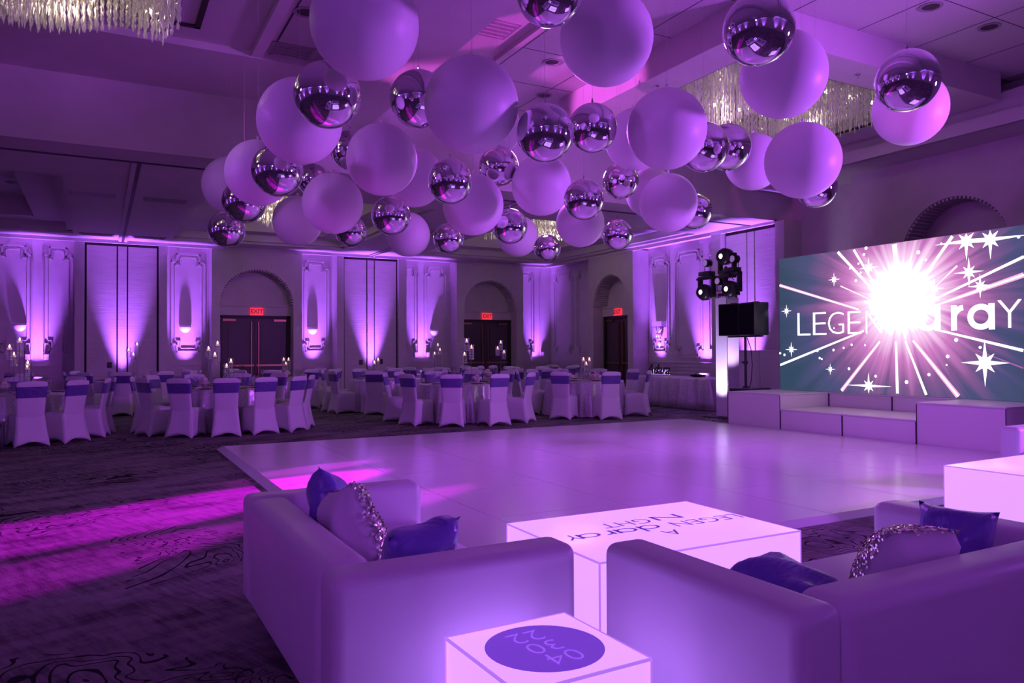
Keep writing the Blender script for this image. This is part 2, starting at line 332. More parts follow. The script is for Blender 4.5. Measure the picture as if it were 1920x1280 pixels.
def arch_bay(W, a0, a1, b0, b1, ztop, zspr, zt, where, door=True):
    c = (b0+b1)/2; r = (b1-b0)/2; rz = ztop-zspr; dep = .5; N = 28
    mb = MB(); W.box(mb, a0, b0, -ND, 0, 0, zt); W.box(mb, b1, a1, -ND, 0, 0, zt)
    arc = [(c-r*math.cos(PI*i/N), zspr+rz*math.sin(PI*i/N)) for i in range(N+1)]
    for p, q in zip(arc, arc[1:]): W.prism(mb, [p, q, (q[0], zt), (p[0], zt)], 0, -dep)
    W.box(mb, b0, b1, -ND, -dep, 0, zt); bay = mb.build('arch_bay', 'wall_paint', W.o)
    mb = MB()
    for i in range(40):
        th = PI*(i+.5)/40; p = lambda t_, k: (c-r*k*math.cos(t_), zspr+rz*k*math.sin(t_)); h = PI/40*.32
        W.prism(mb, [p(th-h, 1.0), p(th+h, 1.0), p(th+h*.7, .955), p(th-h*.7, .955)], -.03, -dep)
    mb.build('fluted_soffit', 'wall_paint', bay)
    for s0, s1 in ((a0, b0), (b1, a1)):
        mb = MB()
        for z in (2.28, 2.40, 2.74): W.box(mb, s0, s1, 0, .018, z, z+.03)
        mb.build('impost_moulding', 'wall_paint', bay)
    if not door: return
    zl = 2.42; mb = MB(); W.box(mb, b0, b1, -dep, -dep+.16, zl, zspr-.02); W.box(mb, b0, b1, -dep, -dep+.2, zspr-.05, zspr); mb.build('lintel', 'wall_paint', bay)
    DOORN[0] += 1; dr = bpy.data.objects.new('door_%d' % DOORN[0], None); COL.objects.link(dr); tag(dr, kind='structure')
    mb = MB(); W.box(mb, b0, b0+.09, -dep, -dep+.12, 0, zl); W.box(mb, b1-.09, b1, -dep, -dep+.12, 0, zl); W.box(mb, b0, b1, -dep, -dep+.12, zl-.07, zl); mb.build('door_frame', 'dark_frame', dr)
    for s0, s1, h in ((b0+.09, c-.005, c-.10), (c+.005, b1-.09, c+.10)):
        mb = MB(); W.box(mb, s0, s1, -dep+.01, -dep+.06, .01, zl-.07); lf = mb.build('door_leaf', 'dark_door', dr)
        mb = MB(); W.box(mb, s0+.17, s1-.17, -dep+.06, -dep+.075, .25, .95); W.box(mb, s0+.17, s1-.17, -dep+.06, -dep+.075, 1.15, 2.15); mb.build('panel', 'dark_door', lf)
        mb = MB(); W.box(mb, h-.012, h+.012, -dep+.06, -dep+.11, .35, 2.25); mb.build('pull_handle', 'brass', lf)
        mb = MB(); W.box(mb, s0+.04, s1-.02, -dep+.06, -dep+.10, 1.0, 1.05); mb.build('push_bar', 'brass', lf)
        mb = MB(); s = s0+.2 if s0 < c-.1 else s1-.2; W.box(mb, s-.17, s+.17, -dep+.06, -dep+.12, zl-.16, zl-.10); mb.build('door_closer', 'brass', lf)
    exit_sign(W, c+.03, 2.53, -dep+.16, where)
def pocket(W, a0, a1, zt, n):
    mb = MB(); W.box(mb, a0, a1, -ND, -.16, 0, ZT); o = mb.build('door_%d' % n, 'dark_frame'); tag(o, kind='structure')
    c = (a0+a1)/2
    for s0, s1 in ((a0+.05, c-.135), (c-.10, c+.10), (c+.135, a1-.05)):
        mb = MB(); W.box(mb, s0, s1, -.16, -.12, .02, zt); mb.build('pocket_panel', 'pocket_fabric', o)
    return o
def pier(W, a0, a1): mb = MB(); W.box(mb, a0, a1, -ND, 0, 0, ZT); mb.build('pier', 'wall_paint', W.o)
# far wall, left to right
for a0, a1 in ((-2.3, -.53), (1.57, 2.67), (5.07, 6.08), (8.21, 9.89), (12.28, XF+ND)): ledge(WF, a0, a1)
for a0, a1 in ((-.53, -.32), (1.38, 1.57), (6.08, 6.28), (7.97, 8.21)): pier(WF, a0, a1)
mb = MB(); WF.box(mb, XL, -2.3, -ND, 0, 0, ZT); mb.build('pier', 'wall_paint', wf)
pocket(WF, -.32, 1.38, 4.12, 11); pocket(WF, 6.28, 7.97, 4.12, 12)
arch_bay(WF, 2.67, 5.07, 2.88, 4.83, 3.68, 2.72, ZT, 'the dark double doors beside the half-bowl sconces')
arch_bay(WF, 9.89, 12.28, 10.13, 12.02, 3.68, 2.72, ZT, 'the dark double doors nearest the room corner')
moulding(WF, -2.22, -1.48, 1.42, 4.05); moulding(WF, -1.22, -.60, 1.42, 4.05)
moulding(WF, 1.72, 2.55, 1.42, 4.05); moulding(WF, 5.18, 5.98, 1.42, 4.05)
moulding(WF, 8.27, 8.78, 1.42, 4.05); moulding(WF, 9.02, 9.75, 1.42, 4.05); moulding(WF, 12.4, 13.0, 1.42, 4.05)
for a in (-1.35, 8.9, 13.12):   # slot pilasters with dark block feet
    mb = MB(); WF.box(mb, a-.13, a-.09, -ND, -ND+.05, 1.25, 3.7); WF.box(mb, a+.09, a+.13, -ND, -ND+.05, 1.25, 3.7); mb.build('slot_pilaster', 'wall_paint', wf)
    for q in (-.2, .2):
        mb = MB(); WF.box(mb, a+q-.05, a+q+.05, -ND, -ND+.09, 1.22, 1.36); mb.build('pilaster_foot', 'wall_paint', wf)
for a, z in ((-1.72, 2.12), (2.06, 2.12), (5.50, 2.10), (9.35, 2.08)): sconce(WF, a, z)
yu = YF+ND-.42
for a, e in ((-1.35, 3200), (2.06, 3000), (5.50, 3000), (8.9, 3200), (13.05, 2400)):
    uplight((a, YF+ND-.38, 0), (a, YF+ND, 4.3), e, 34, blend=1)
for a in (.53, 7.12): uplight((a, YF-.24, 0), (a, YF+.14, 4.2), 3200, 36, blend=1, label='small black uplight on the carpet at a pocket door')
# right wall
ledge(WR, 19.25, YF+ND); ledge(WR, 13.95, 17.05)
arch_bay(WR, 17.05, 19.25, 17.3, 19.0, 3.62, 2.72, ZT, 'the single doorway in the right wall')
pier(WR, 13.62, 13.95); pier(WR, 11.7, 11.95); pocket(WR, 11.95, 13.62, 4.12, 13)
moulding(WR, 19.5, 20.7, 1.3, 4.0); moulding(WR, 20.95, 22.1, 1.3, 4.0)
moulding(WR, 16.15, 16.95, 1.35, 4.0); moulding(WR, 14.85, 15.9, 1.2, 4.0); moulding(WR, 14.05, 14.6, 1.2, 4.0)
for y, e, a in ((16.5, 3000, 34), (14.7, 3200, 44)): uplight((XF+ND-.38, y, 0), (XF+ND, y, 4.3), e, a, blend=1)
uplight((XF-.24, 12.78, 0), (XF+.14, 12.78, 4.2), 3200, 40, blend=1, label='small black uplight on the carpet at a pocket door')
arch_bay(WR, 5.6, 10.35-.35, 7.0, 8.95, 4.05, 3.05, 4.84, '', door=False)
ledge(WR, 10.0, 11.7)
# uplights of the unseen left and near walls, as the mirror balls show them
for y in (2, 8, 14): uplight((XL+.5, y, 0), (XL, y, 3), 2600, 60, label='small black uplight at the left wall')
for x in (-8, -2, 5, 10): uplight((x, YB+.5, 0), (x, YB, 3), 2600, 60, label='small black uplight at the near wall')
# small plates on the far wall
for a, z, d, lab in ((.24, 1.08, -.12, 'dark outlet plate on a pocket door panel'), (6.82, 1.08, -.12, 'dark outlet plate left of the slot strip on the second pocket door'), (7.44, 1.10, -.12, 'dark outlet plate right of the slot strip on the second pocket door')):
    tag(MB().box(-.055, .055, -.012, 0, -.075, .075).build('outlet_plate', 'outlet_plate', None, WF.P(a, d, z), bevel=.004), lab, 'outlet')
tag(MB().box(-.045, .045, -.012, 0, -.075, .075).build('switch_plate', 'switch_plate', None, WF.P(4.96, 0, 2.05), bevel=.004), 'pale switch plate on the pier beside the dark double doors', 'switch')
# crystal sconce on the right wall
p = WR.P(16.5, -ND, 2.05); t = thing('ribbon_sconce', 'boxy wall sconce with curled crystal ribbons on the right wall', 'sconce', p)
MB().box(-.16, 0, -.2, .2, 0, .14).build('shade', 'sconce_plaster', t)
MB().box(-.18, 0, -.22, .22, -.02, 0).build('shelf', 'thin_glass', t)
for k, (y0, y1, y2) in enumerate(((-.13, -.02, .03), (.12, -.05, -.02), (.0, .09, .0))):
    MB().tube([(-.08, y0, -.02), (-.11, (y0+y1)/2+.03, -.17), (-.09, y1, -.30), (-.07, (y1+y2)/2-.03, -.38), (-.08, y2, -.50-.04*k)], .022-.004*k, 7).build('crystal_ribbon', 'crystal', t, smooth=True)

# ------------------------------------------------------------------ ceiling
ZC, ZA, ZB = 5.62, 5.28, 5.0
def slab(mb, x0, x1, y0, y1, z0, z1): return mb.box(x0, x1, y0, y1, z0, z1)
XR = XF+ND
ce = MB(); slab(ce, XL, XR, YB, YF+ND, 5.9, 6.0)
slab(ce, 3.0, XR, YB, 11.95, ZC, 5.9); slab(ce, XL, 3.0, YB, 11.95, ZA, 5.9)
cei = struct('ceiling', ce, 'tile_ceiling')
def cpart(name, m='ceiling_paint', **k):
    return lambda *bs: (lambda mb: [mb.box(*b) for b in bs] and mb)(MB()).build(name, m, cei, **k)
cpart('cross_beam')((XL, XR, 11.95, 12.70, 4.24, 5.9))
cpart('track_slot', 'seam_dark')((XL, XR, 12.64, 12.70, 4.225, 4.241))
cpart('beam_ledge')((XL, 2.6, 10.2, 11.95, 5.19, ZA))
cpart('long_beam')((2.6, 3.80, YB, 11.95, ZB, ZA+.3))
cpart('beam_ledge')((3.80, 4.9, YB, 11.95, 5.42, ZC))
cpart('ceiling_moulding')((4.78, 4.86, YB, 11.95, 5.36, 5.42), (4.98, 5.03, YB, 11.95, 5.57, ZC))
cpart('ceiling_track', 'seam_dark')((5.10, 5.125, YB, 11.95, 5.60, 5.621))
# bay A trim left of the beam
cpart('ceiling_moulding')((1.72, 1.86, YB, 10.2, 5.20, ZA)); cpart('ceiling_track', 'seam_dark')((1.95, 1.97, YB, 10.2, 5.27, 5.281))
# soffit of the right wall with free fascia
cpart('wall_soffit')((12.3, XR, YB, 11.95, 4.84, 4.95)); cpart('wall_soffit_fill')((12.75, XR, YB, 11.95, 4.95, ZC)); cpart('fascia')((12.25, 12.33, YB, 11.95, 4.84, 5.05)); cpart('fascia_cove')((12.33, 12.40, YB, 11.95, 5.05, 5.37))
# picture-frame box round the big chandelier
bx0, bx1, by0, by1, bz = 6.82, 12.2, 6.63, 10.85, 5.20; ix0, ix1, iy0, iy1 = 7.42, 11.6, 7.25, 10.25
cpart('chandelier_frame')((bx0, ix0, by0, by1, bz, ZC), (ix1, bx1, by0, by1, bz, ZC), (ix0, ix1, by0, iy0, bz, ZC), (ix0, ix1, iy1, by1, bz, ZC))
cpart('frame_reveal', 'dark_frame')((ix0, ix0+.03, iy0, iy1, bz+.01, bz+.05), (ix1-.03, ix1, iy0, iy1, bz+.01, bz+.05), (ix0, ix1, iy0, iy0+.03, bz+.01, bz+.05), (ix0, ix1, iy1-.03, iy1, bz+.01, bz+.05))
# tile joints over bay B
for k in range(13):
    cpart('tile_joint', 'seam_dark')((5.2, XR, -3+k*1.22, -2.992+k*1.22, ZC-.004, ZC+.001))
for k in range(7):
    cpart('tile_joint', 'seam_dark')((5.2+1.22*k, 5.208+1.22*k, YB, 11.95, ZC-.004, ZC+.001))
# far section: flat strips, coffers
strips = [(XL, -7.2), (-.55, 1.63), (6.05, 8.25), (12.95, XR)]
for x0, x1 in strips: cpart('ceiling_strip')((x0, x1, 12.7, YF+ND, 4.26, 4.36))
coffers = [(-7.2, -.55), (1.63, 6.05), (8.25, 12.95)]
for x0, x1 in coffers:
    cpart('coffer_border')((x0, x1, 12.7, 14.3, 4.26, 4.36), (x0, x1, 21.0, YF+ND, 4.26, 4.36))
    cpart('coffer_step')((x0, x0+.12, 14.3, 21.0, 4.32, 4.5), (x1-.12, x1, 14.3, 21.0, 4.32, 4.5), (x0, x1, 14.3, 14.42, 4.32, 4.5), (x0, x1, 20.88, 21.0, 4.32, 4.5))
    cpart('coffer_ring')((x0, x0+.75, 14.3, 21.0, 4.5, 4.6), (x1-.75, x1, 14.3, 21.0, 4.5, 4.6), (x0+.75, x1-.75, 14.3, 15.0, 4.5, 4.6), (x0+.75, x1-.75, 20.3, 21.0, 4.5, 4.6))
    cpart('coffer_top')((x0, x1, 14.3, 21.0, 4.95, 5.05), (x0+.62, x0+.75, 14.9, 20.4, 4.6, 4.95), (x1-.75, x1-.62, 14.9, 20.4, 4.6, 4.95), (x0+.7, x1-.7, 14.9, 15.0, 4.6, 4.95), (x0+.7, x1-.7, 20.3, 20.4, 4.6, 4.95))
for xc in (.53, 7.12):
    cpart('track_rail')((xc-.10, xc-.03, 12.7, 21.95, 4.225, 4.262), (xc+.03, xc+.10, 12.7, 21.95, 4.225, 4.262)); cpart('track_slot', 'seam_dark')((xc-.03, xc+.03, 12.7, 21.95, 4.25, 4.262))
cpart('wall_cornice')((XL, XF+.02, YF-.02, YF+.06, 4.18, 4.27), (XF-.02, XF+.06, 11.95, YF, 4.18, 4.27))
def vent(x, y, z, w_, d_, lab):
    t = thing('ceiling_vent', lab, 'vent', (x, y, z), 0, 'ceiling air vents')
    MB().box(-w_/2, w_/2, -d_/2, d_/2, -.015, 0).build('frame', 'vent_metal', t)
    for k in range(5):
        yy = -d_/2+.05+(d_-.1)*k/4; MB().box(-w_/2+.04, w_/2-.04, yy-.012, yy+.012, -.03, -.015).build('slat', 'vent_metal', t)
for x, y in ((-.1, 15.7), (1.1, 15.7), (-.05, 20.9), (1.1, 20.9)): vent(x, y, 4.26, .75, .3, 'flush slatted air vent in the flat ceiling strip near the pocket door')
vent(2.18, 9.95, ZA, .55, .4, 'flush slatted air vent beside the long ceiling beam'); vent(4.3, 8.4, 5.42, .6, .5, 'flush slatted air vent on the pink-lit ceiling ledge')
def downlight(x, y, z):
    t = thing('downlight', 'round recessed downlight in the tiled ceiling', 'downlight', (x, y, z), 0, 'recessed downlights')
    MB().lathe([(.14, 0), (.14, -.012), (.105, -.012), (.10, 0)], n=20).build('trim_ring', 'vent_metal', t); MB().lathe([(.105, -.004), (.06, -.003)], n=20, cap=True).build('can', 'downlight_dark', t)
for px, py, z in ((1035, 116, ZC), (1020, 178, ZC), (1745, 12, ZC), (1855, 50, ZC), (573, 22, ZA)): q = at_z(px, py, z); downlight(q.x, q.y, z)
for y in (15.5, 16.9, 18.8): downlight(-1.6, y, 4.95)
for px, py, z in ((1234, 160, bz), (1245, 167, bz), (1190, 197, bz), (1609, 139, bz)):
    q = at_z(px, py, z); tag(MB().lathe([(.03, 0), (.035, -.01), (.012, -.02), (.02, -.05)], n=10, cap=True).build('sprinkler_head', 'chrome', None, (q.x, q.y, z)), 'tiny sprinkler head under the chandelier frame', 'sprinkler', 'sprinkler heads')
# ------------------------------------------------------------------ chandeliers
def strand_mesh(lx, ly, sp, zlen, rnd):
    mb = MB(); nx = int(lx/sp); ny = int(ly/sp)
    for i in range(nx+1):
        for j in range(ny+1):
            x = -lx/2+lx*i/nx; y = -ly/2+ly*j/ny; ex = min(i, nx-i)/nx; ey = min(j, ny-j)/ny; e = min(ex*lx, ey*ly)
            cx = max(0, abs(x)-(lx/2-rnd)); cy = max(0, abs(y)-(ly/2-rnd))
            if cx*cx+cy*cy > rnd*rnd: continue
            L = zlen*(.55+.45*abs(math.sin(1.9*x+.4))*(.6+.4*math.cos(1.3*y)))*(1.0 if e > sp*1.5 else .8)*random.uniform(.92, 1.06)
            nb = 4; x += random.uniform(-.3, .3)*sp; y += random.uniform(-.3, .3)*sp; h = L/nb
            for b in range(nb):
                z1 = -b*h; z0 = z1-h*.96; zm = z1-h*.35; r = .013; n = len(mb.v)
                mb.v += [(x, y, z1), (x+r, y, zm), (x, y+r, zm), (x-r, y, zm), (x, y-r, zm), (x, y, z0)]
                mb.f += [(n, n+1, n+2), (n, n+2, n+3), (n, n+3, n+4), (n, n+4, n+1), (n+5, n+2, n+1), (n+5, n+3, n+2), (n+5, n+4, n+3), (n+5, n+1, n+4)]
    me = bpy.data.meshes.new('crystal_strands'); me.from_pydata(mb.v, [], mb.f); me.materials.append(MATS['crystal']); return me
SM = {}
def chandelier(x, y, z, lx, ly, sp, zlen, rnd, lab, bulbs, e):
    t = thing('crystal_chandelier', lab, 'chandelier', (x, y, z))
    MB().box(-lx/2-.05, lx/2+.05, -ly/2-.05, ly/2+.05, 0, .06).build('canopy_plate', 'vent_metal', t)
    key = (lx, ly, sp); SM[key] = SM.get(key) or strand_mesh(lx, ly, sp, zlen, rnd)
    s = link('crystal_strands', SM[key], t); s['kind'] = 'stuff'
    bm_ = MB().sphere((0, 0, 0), .03, 8, 6).mesh('bulb', 'bulb')
    for i in range(bulbs):
        for j in (-1, 1): link('bulb', bm_, t, (-lx/2+lx*(i+.5)/bulbs, j*ly*.24, -.12))
    for i in (-1, 1): point('chandelier_lamp', (x+i*lx*.25, y, z-.35), e, WARM, .12)
    return t
chandelier((ix0+ix1)/2, (iy0+iy1)/2, ZC-.06, 3.9, 2.7, .085, .62, .3, 'large rectangular crystal chandelier inside the dropped ceiling frame', 7, 6)
chandelier(-1.2, 8.75, ZA-.06, 3.9, 1.5, .06, .50, .6, 'long crystal chandelier with a rounded end beside the long beam', 7, 8)
cpart('chandelier_recess', 'dark_frame')((1.0, 1.06, 7.5, 9.75, ZA-.03, ZA), (.6, 1.06, 9.70, 9.75, ZA-.03, ZA))
chandelier(10.2, 17.6, 4.89, 2.6, 1.9, .11, .55, .3, 'crystal chandelier in the coffer nearest the room corner', 4, 14)
chandelier(3.3, 18.0, 4.89, 2.0, 1.9, .11, .62, .3, 'crystal chandelier in the coffer before the left exit doors', 4, 14)
# ------------------------------------------------------------------ dance floor
PX0, PY0, PS = 1.56, 4.18, 1.22
df = thing('dance_floor', 'glossy white panelled dance floor in front of the stage', 'dance floor', (PX0, PY0, 0))
pm = MB().box(.004, PS-.004, .004, PS-.004, 0, .04).mesh('floor_panel', 'dance_white')
for i in range(7):
    for j in range(6): link('floor_panel', pm, df, (i*PS, j*PS, .001))
MB().box(.01, 7*PS-.01, .01, 6*PS-.01, 0, .032).build('underlay', 'seam_dark', df)
tm = MB().prism([(0, 0, .041), (0, -.09, .006), (0, -.09, 0), (0, 0, 0)], (PS-.004, 0, 0)).mesh('edge_trim', 'dance_trim')
for i in range(7): link('edge_trim', tm, df, (i*PS+.002, -.001, .0005)); link('edge_trim', tm, df, ((i+1)*PS-.002, 6*PS+.001, .0005), (0, 0, PI))
for j in range(6): link('edge_trim', tm, df, (-.001, (j+1)*PS-.002, .0005), (0, 0, -PI/2))
# ------------------------------------------------------------------ stage
SX, SZ = 10.115, .628
def deck(name, x0, x1, y0, y1, z, lab, cat, z0=0):
    t = thing(name, lab, cat, (x0, y0, z0)); dx, dy, dz = x1-x0, y1-y0, z-z0
    MB().box(.006, dx-.006, .006, dy-.006, 0, dz-.025).build('riser_panels', 'stage_white', t)
    MB().box(0, dx, 0, dy, dz-.022, dz).build('deck_top', 'stage_white', t, bevel=.003, seg=1)
    for b in (0, dy-.008): MB().box(-.0015, .008, b, b+.008, .01, dz-.026).build('edge_angle', 'seam_dark', t)
    return t
deck('stage_block', SX, SX+1.215, 9.135, 10.35, SZ, 'white stage block in front of the black speakers, by the lit tower', 'stage block')
deck('stage_step', SX, SX+1.215, 7.92, 9.13, .378, 'low white stage step next to the block by the black speakers', 'stage step')
deck('stage_step', SX, SX+1.215, 6.705, 7.915, .378, 'low white stage step next to the block by the white sofa', 'stage step')
deck('stage_block', SX, SX+1.215, 5.49, 6.70, SZ, 'white stage block closest to the white sofas', 'stage block')
for k in range(4): deck('stage_deck', SX+1.222, SX+2.43, 5.49+k*1.2175, 5.49+(k+1)*1.2175-.005, SZ, 'white stage deck in a row under the screen', 'stage deck')['group'] = 'stage decks under the screen'
# ------------------------------------------------------------------ LED screen
LX, LY0, LY1, LZ0, LZ1 = 11.40, 5.28, 10.28, SZ+.003, 3.11
scr = thing('led_screen', 'wide video screen with a white starburst and the word LEGENdaraY', 'screen', (LX, (LY0+LY1)/2, LZ0))
yc = (LY0+LY1)/2
bc = at_x(1688, 558, LX); screen_mat(bc.y-yc, bc.z-LZ0)
MB().box(.012, .10, LY0-yc, LY1-yc, 0, LZ1-LZ0).build('cabinet', 'black_plastic', scr)
MB().box(0, .011, LY0-yc, LY1-yc, 0, LZ1-LZ0).build('display', 'screen_image', scr)
for k in (-1, 0, 1): MB().cyl((.3, k*1.8, 0), (.3, k*1.8, 2.2), .025, 8).cyl((.3, k*1.8, 2.0), (.08, k*1.8, 2.0), .02, 6).box(.1, .75, k*1.8-.2, k*1.8+.2, 0, .015).build('support_strut', 'black_metal', scr)
def sp(x, y, lift=.002): p = at_x(x, y, LX); return Vector((-lift, min(max(p.y, LY0+.005), LY1-.005)-yc, min(max(p.z, LZ0+.03), LZ1-.02)-LZ0))
def beam(a, b, wpx, m, name='light_ray', lift=.002):
    A = sp(*a, lift); B = sp(*b, lift); d = (B-A).normalized(); n = Vector((0, -d.z, d.y)); k = .36*wpx*LX/(FPX*.82)
    MB().poly([A+n*k*.7, A-n*k*.7, B-n*k, B+n*k]).build(name, m, scr)
    if m == 'scr_pink': A = A-Vector((.0008, 0, 0)); B = B-Vector((.0008, 0, 0)); MB().poly([A+n*k*.4, A-n*k*.4, B-n*k*.35, B+n*k*.35]).build('ray_core', 'scr_white', scr)
for a, b, wd, m in [((1645, 552), (1571, 468), 7, 'scr_white'), ((1650, 550), (1601, 464), 6, 'scr_white'), ((1686, 540), (1677, 454), 12, 'scr_white'), ((1715, 545), (1786, 440), 7, 'scr_white'),
    ((1750, 562), (1920, 481), 6, 'scr_white'), ((1755, 572), (1920, 515), 11, 'scr_pink'), ((1610, 580), (1458, 535), 8, 'scr_pink'), ((1620, 620), (1459, 684), 6, 'scr_white'), ((1680, 640), (1683, 741), 7, 'scr_white'),
    ((1698, 640), (1737, 743), 6, 'scr_white'), ((1712, 638), (1797, 747), 12, 'scr_pink'), ((1650, 640), (1578, 737), 10, 'scr_pink'), ((1752, 617), (1919, 657), 6, 'scr_white'), ((1830, 656), (1919, 690), 3, 'scr_soft'),
    ((1735, 555), (1795, 498), 6, 'scr_pink'), ((1640, 565), (1576, 536), 4, 'scr_pink')]: beam(a, b, wd, m, lift=.002 if m != 'scr_white' else .0035)
def star(x, y, r, asp=1.0, lift=.005, r8=.55):
    c = sp(x, y, lift); k = r*LX/(FPX*.82); pts = []
    for i in range(16):
        th = PI*i/8+PI/2; rr = k*(1 if i % 4 == 0 else r8 if i % 2 == 0 else .24); pts.append(c+Vector((0, -rr*math.cos(th)*(asp if i % 8 == 4 else 1), rr*math.sin(th))))
    MB().poly([Vector((p.x, min(max(p.y, LY0-yc+.004), LY1-yc-.004), min(max(p.z, .004), LZ1-LZ0-.004))) for p in pts]).build('star', 'scr_white', scr)
for a in [(1564, 524, 13), (1629, 502, 19), (1475, 583, 13), (1484, 655, 15), (1557, 692, 11), (1629, 723, 23, 1.9), (1847, 680, 36), (1812, 452, 30, 1.7), (1857, 449, 30, 1.8), (1817, 510, 23), (1838, 536, 19), (1752, 541, 17)]: star(*a)
dm = MB()
for i, (x, y, r) in enumerate([(1624, 463, 3), (1620, 477, 2.5), (1610, 494, 2), (1594, 503, 2), (1614, 511, 2), (1605, 526, 2.5), (1722, 473, 3.3), (1736, 487, 2), (1463, 662, 2.4), (1471, 665, 2.6), (1533, 658, 2), (1537, 671, 2.3), (1541, 673, 2), (1563, 656, 2.4), (1582, 652, 2), (1592, 691, 2.6), (1700, 716, 3.2), (1742, 702, 2.6), (1777, 668, 3), (1775, 684, 1.6), (1793, 637, 3.2), (1838, 651, 2.4), (1597, 646, 2.2), (1622, 647, 1.8), (1642, 705, 2.4), (1910, 444, 2.4), (1765, 457, 2.2), (1559, 592, 2), (1564, 615, 1.6)]):
    c = sp(x, y, .003); k = r*LX/(FPX*.82); MB().poly([c+Vector((0, k*math.cos(PI*j/4), k*math.sin(PI*j/4))) for j in range(8)]).build('spark_dot', 'scr_white', scr)
# lettering; reading direction on the screen is -Y
def scr_text(body, px, py, hpx, m, off, wpx):
    me = geo_word('screen_text', body, m, .22) if off > .02 else text_mesh('screen_text', body, 1, m, off, .0005); xs = [v.co.x for v in me.vertices]; ys = [v.co.y for v in me.vertices]
    a, b = sp(px, py+hpx/2, .006), sp(px+wpx, py+hpx/2, .006); top = sp(px, py-hpx/2, .006)
    sx = abs(b.y-a.y)/(max(xs)-min(xs)); sy = (top.z-a.z)/(max(ys)-min(ys))
    for v in me.vertices: v.co = ((v.co.x-min(xs))*sx, (v.co.y-min(ys))*sy, v.co.z)
    o = link('lettering', me, scr); o.matrix_local = frame_mat(a, (0, -1, 0), (0, 0, 1))
scr_text('L', 1496, 608, 42, 'scr_white', -.02, 24); scr_text('E', 1525, 607, 42, 'scr_white', -.02, 25); scr_text('G', 1553, 606, 41, 'scr_white', -.02, 30); scr_text('E', 1590, 605, 42, 'scr_white', -.02, 25); scr_text('N', 1624, 604, 42, 'scr_white', -.02, 30)
scr_text('a', 1718, 598, 46, 'scr_white', .03, 46); scr_text('ra', 1784, 596, 47, 'scr_white', .03, 82); scr_text('Y', 1871, 589, 52, 'scr_white', -.016, 46)
# ------------------------------------------------------------------ lit tower with moving heads
tx, ty = 11.36, 11.62
t = thing('lit_truss_tower', 'square truss tower wrapped in white glowing scrim beside the stage', 'truss tower', (tx, ty, 0))
MB().box(-.35, .35, -.35, .35, 0, .02).build('base_plate', 'black_metal', t)
for sx in (-1, 1):
    for sy in (-1, 1): MB().cyl((sx*.13, sy*.13, .02), (sx*.13, sy*.13, 2.55), .025, 8).build('chord_tube', 'chrome', t)
m = MB()
for k in range(8):
    z = .1+k*.3
    for a, b in (((-.13, -.13), (.13, -.13)), ((.13, -.13), (.13, .13)), ((.13, .13), (-.13, .13)), ((-.13, .13), (-.13, -.13))):
        s = 1 if k % 2 else -1; p, q = (a, b) if s > 0 else (b, a); m.cyl((p[0], p[1], z), (q[0], q[1], z+.3), .011, 6)
m.build('lacing', 'chrome', t)
for f in range(4):
    m = MB().box(-.155, .155, -.168, -.164, .03, 2.45); m.xf(lambda x, y, z, f=f: (x*math.cos(f*PI/2)-y*math.sin(f*PI/2), x*math.sin(f*PI/2)+y*math.cos(f*PI/2), z)); m.build('scrim_face', 'scrim', t)
MB().box(-.42, .42, -.05, .05, 2.50, 2.56).xf(lambda x, y, z: (y, x+.1, z)).build('tower_top_plate', 'black_metal', t)
spot('tower_uplamp', (tx-.75, ty-.05, .12), (tx, ty, 1.3), 170, (.70, .55, 1.0), 60, .8, .05)
spot('tower_uplamp', (tx-.2, ty-.8, .9), (tx, ty, 1.6), 50, (.75, .5, 1.0), 60, .8, .05)
m = MB().cyl((tx-.05, 11.2, 2.9), (tx-.05, 12.45, 2.9), .025, 8).cyl((tx, ty, 2.5), (tx-.02, ty, 3.1), .03, 8); tag(m.build('lighting_crossbar', 'black_metal'), 'black horizontal lighting bar on top of the lit tower', 'bar')
def head(px, py, X, up, lab, big=1.0):
    c = at_x(px, py, X); t = thing('moving_head', lab, 'stage light', (c.x, c.y, c.z)); d = 1 if up else -1; k = big
    MB().lathe([(.10*k, -.10*k), (.165*k, -.06*k), (.175*k, .08*k), (.14*k, .15*k), (.06*k, .17*k)], n=20, cap=True).xf(lambda x, y, z: (-.02-z*.9, y, x)).build('lamp_head', 'black_plastic', t, smooth=True)
    MB().lathe([(.052*k, 0), (.044*k, .01), (0.002, .014)], n=16, cap=True).xf(lambda x, y, z: (-.175*k-z, y, x)).build('lens', 'lens_glow', t, smooth=True)
    MB().lathe([(.125*k, 0), (.125*k, .02), (.10*k, .02), (.10*k, 0)], n=20).xf(lambda x, y, z: (-.165*k-z, y, x)).build('bezel', 'black_metal', t)
    m = MB()
    for s in (-1, 1): m.box(-.05*k, .06*k, s*.19*k-.022, s*.19*k+.022, min(0, d*-.34)*k if not up else -.30*k, (.30*k if not up else .06*k)) if 0 else m.box(-.05*k, .06*k, s*.195*k-.022, s*.195*k+.022, (-.30*k if up else -.06*k), (.06*k if up else .30*k))
    m.box(-.06*k, .07*k, -.21*k, .21*k, (-.34*k if up else .28*k), (-.28*k if up else .34*k)); m.build('yoke', 'black_plastic', t)
    b0, b1 = ((-.44*k, -.35*k) if up else (.35*k, .44*k)); MB().box(-.10*k, .11*k, -.15*k, .15*k, b0, b1).build('base', 'black_plastic', t, bevel=.012)
    return t
head(1325, 548, 11.35, False, 'black moving-head light hanging at the far end of the tower bar'); head(1373, 542, 11.35, False, 'black moving-head light hanging over the black speakers')
head(1363, 481, 11.35, True, 'black moving-head light standing upright on top of the tower')
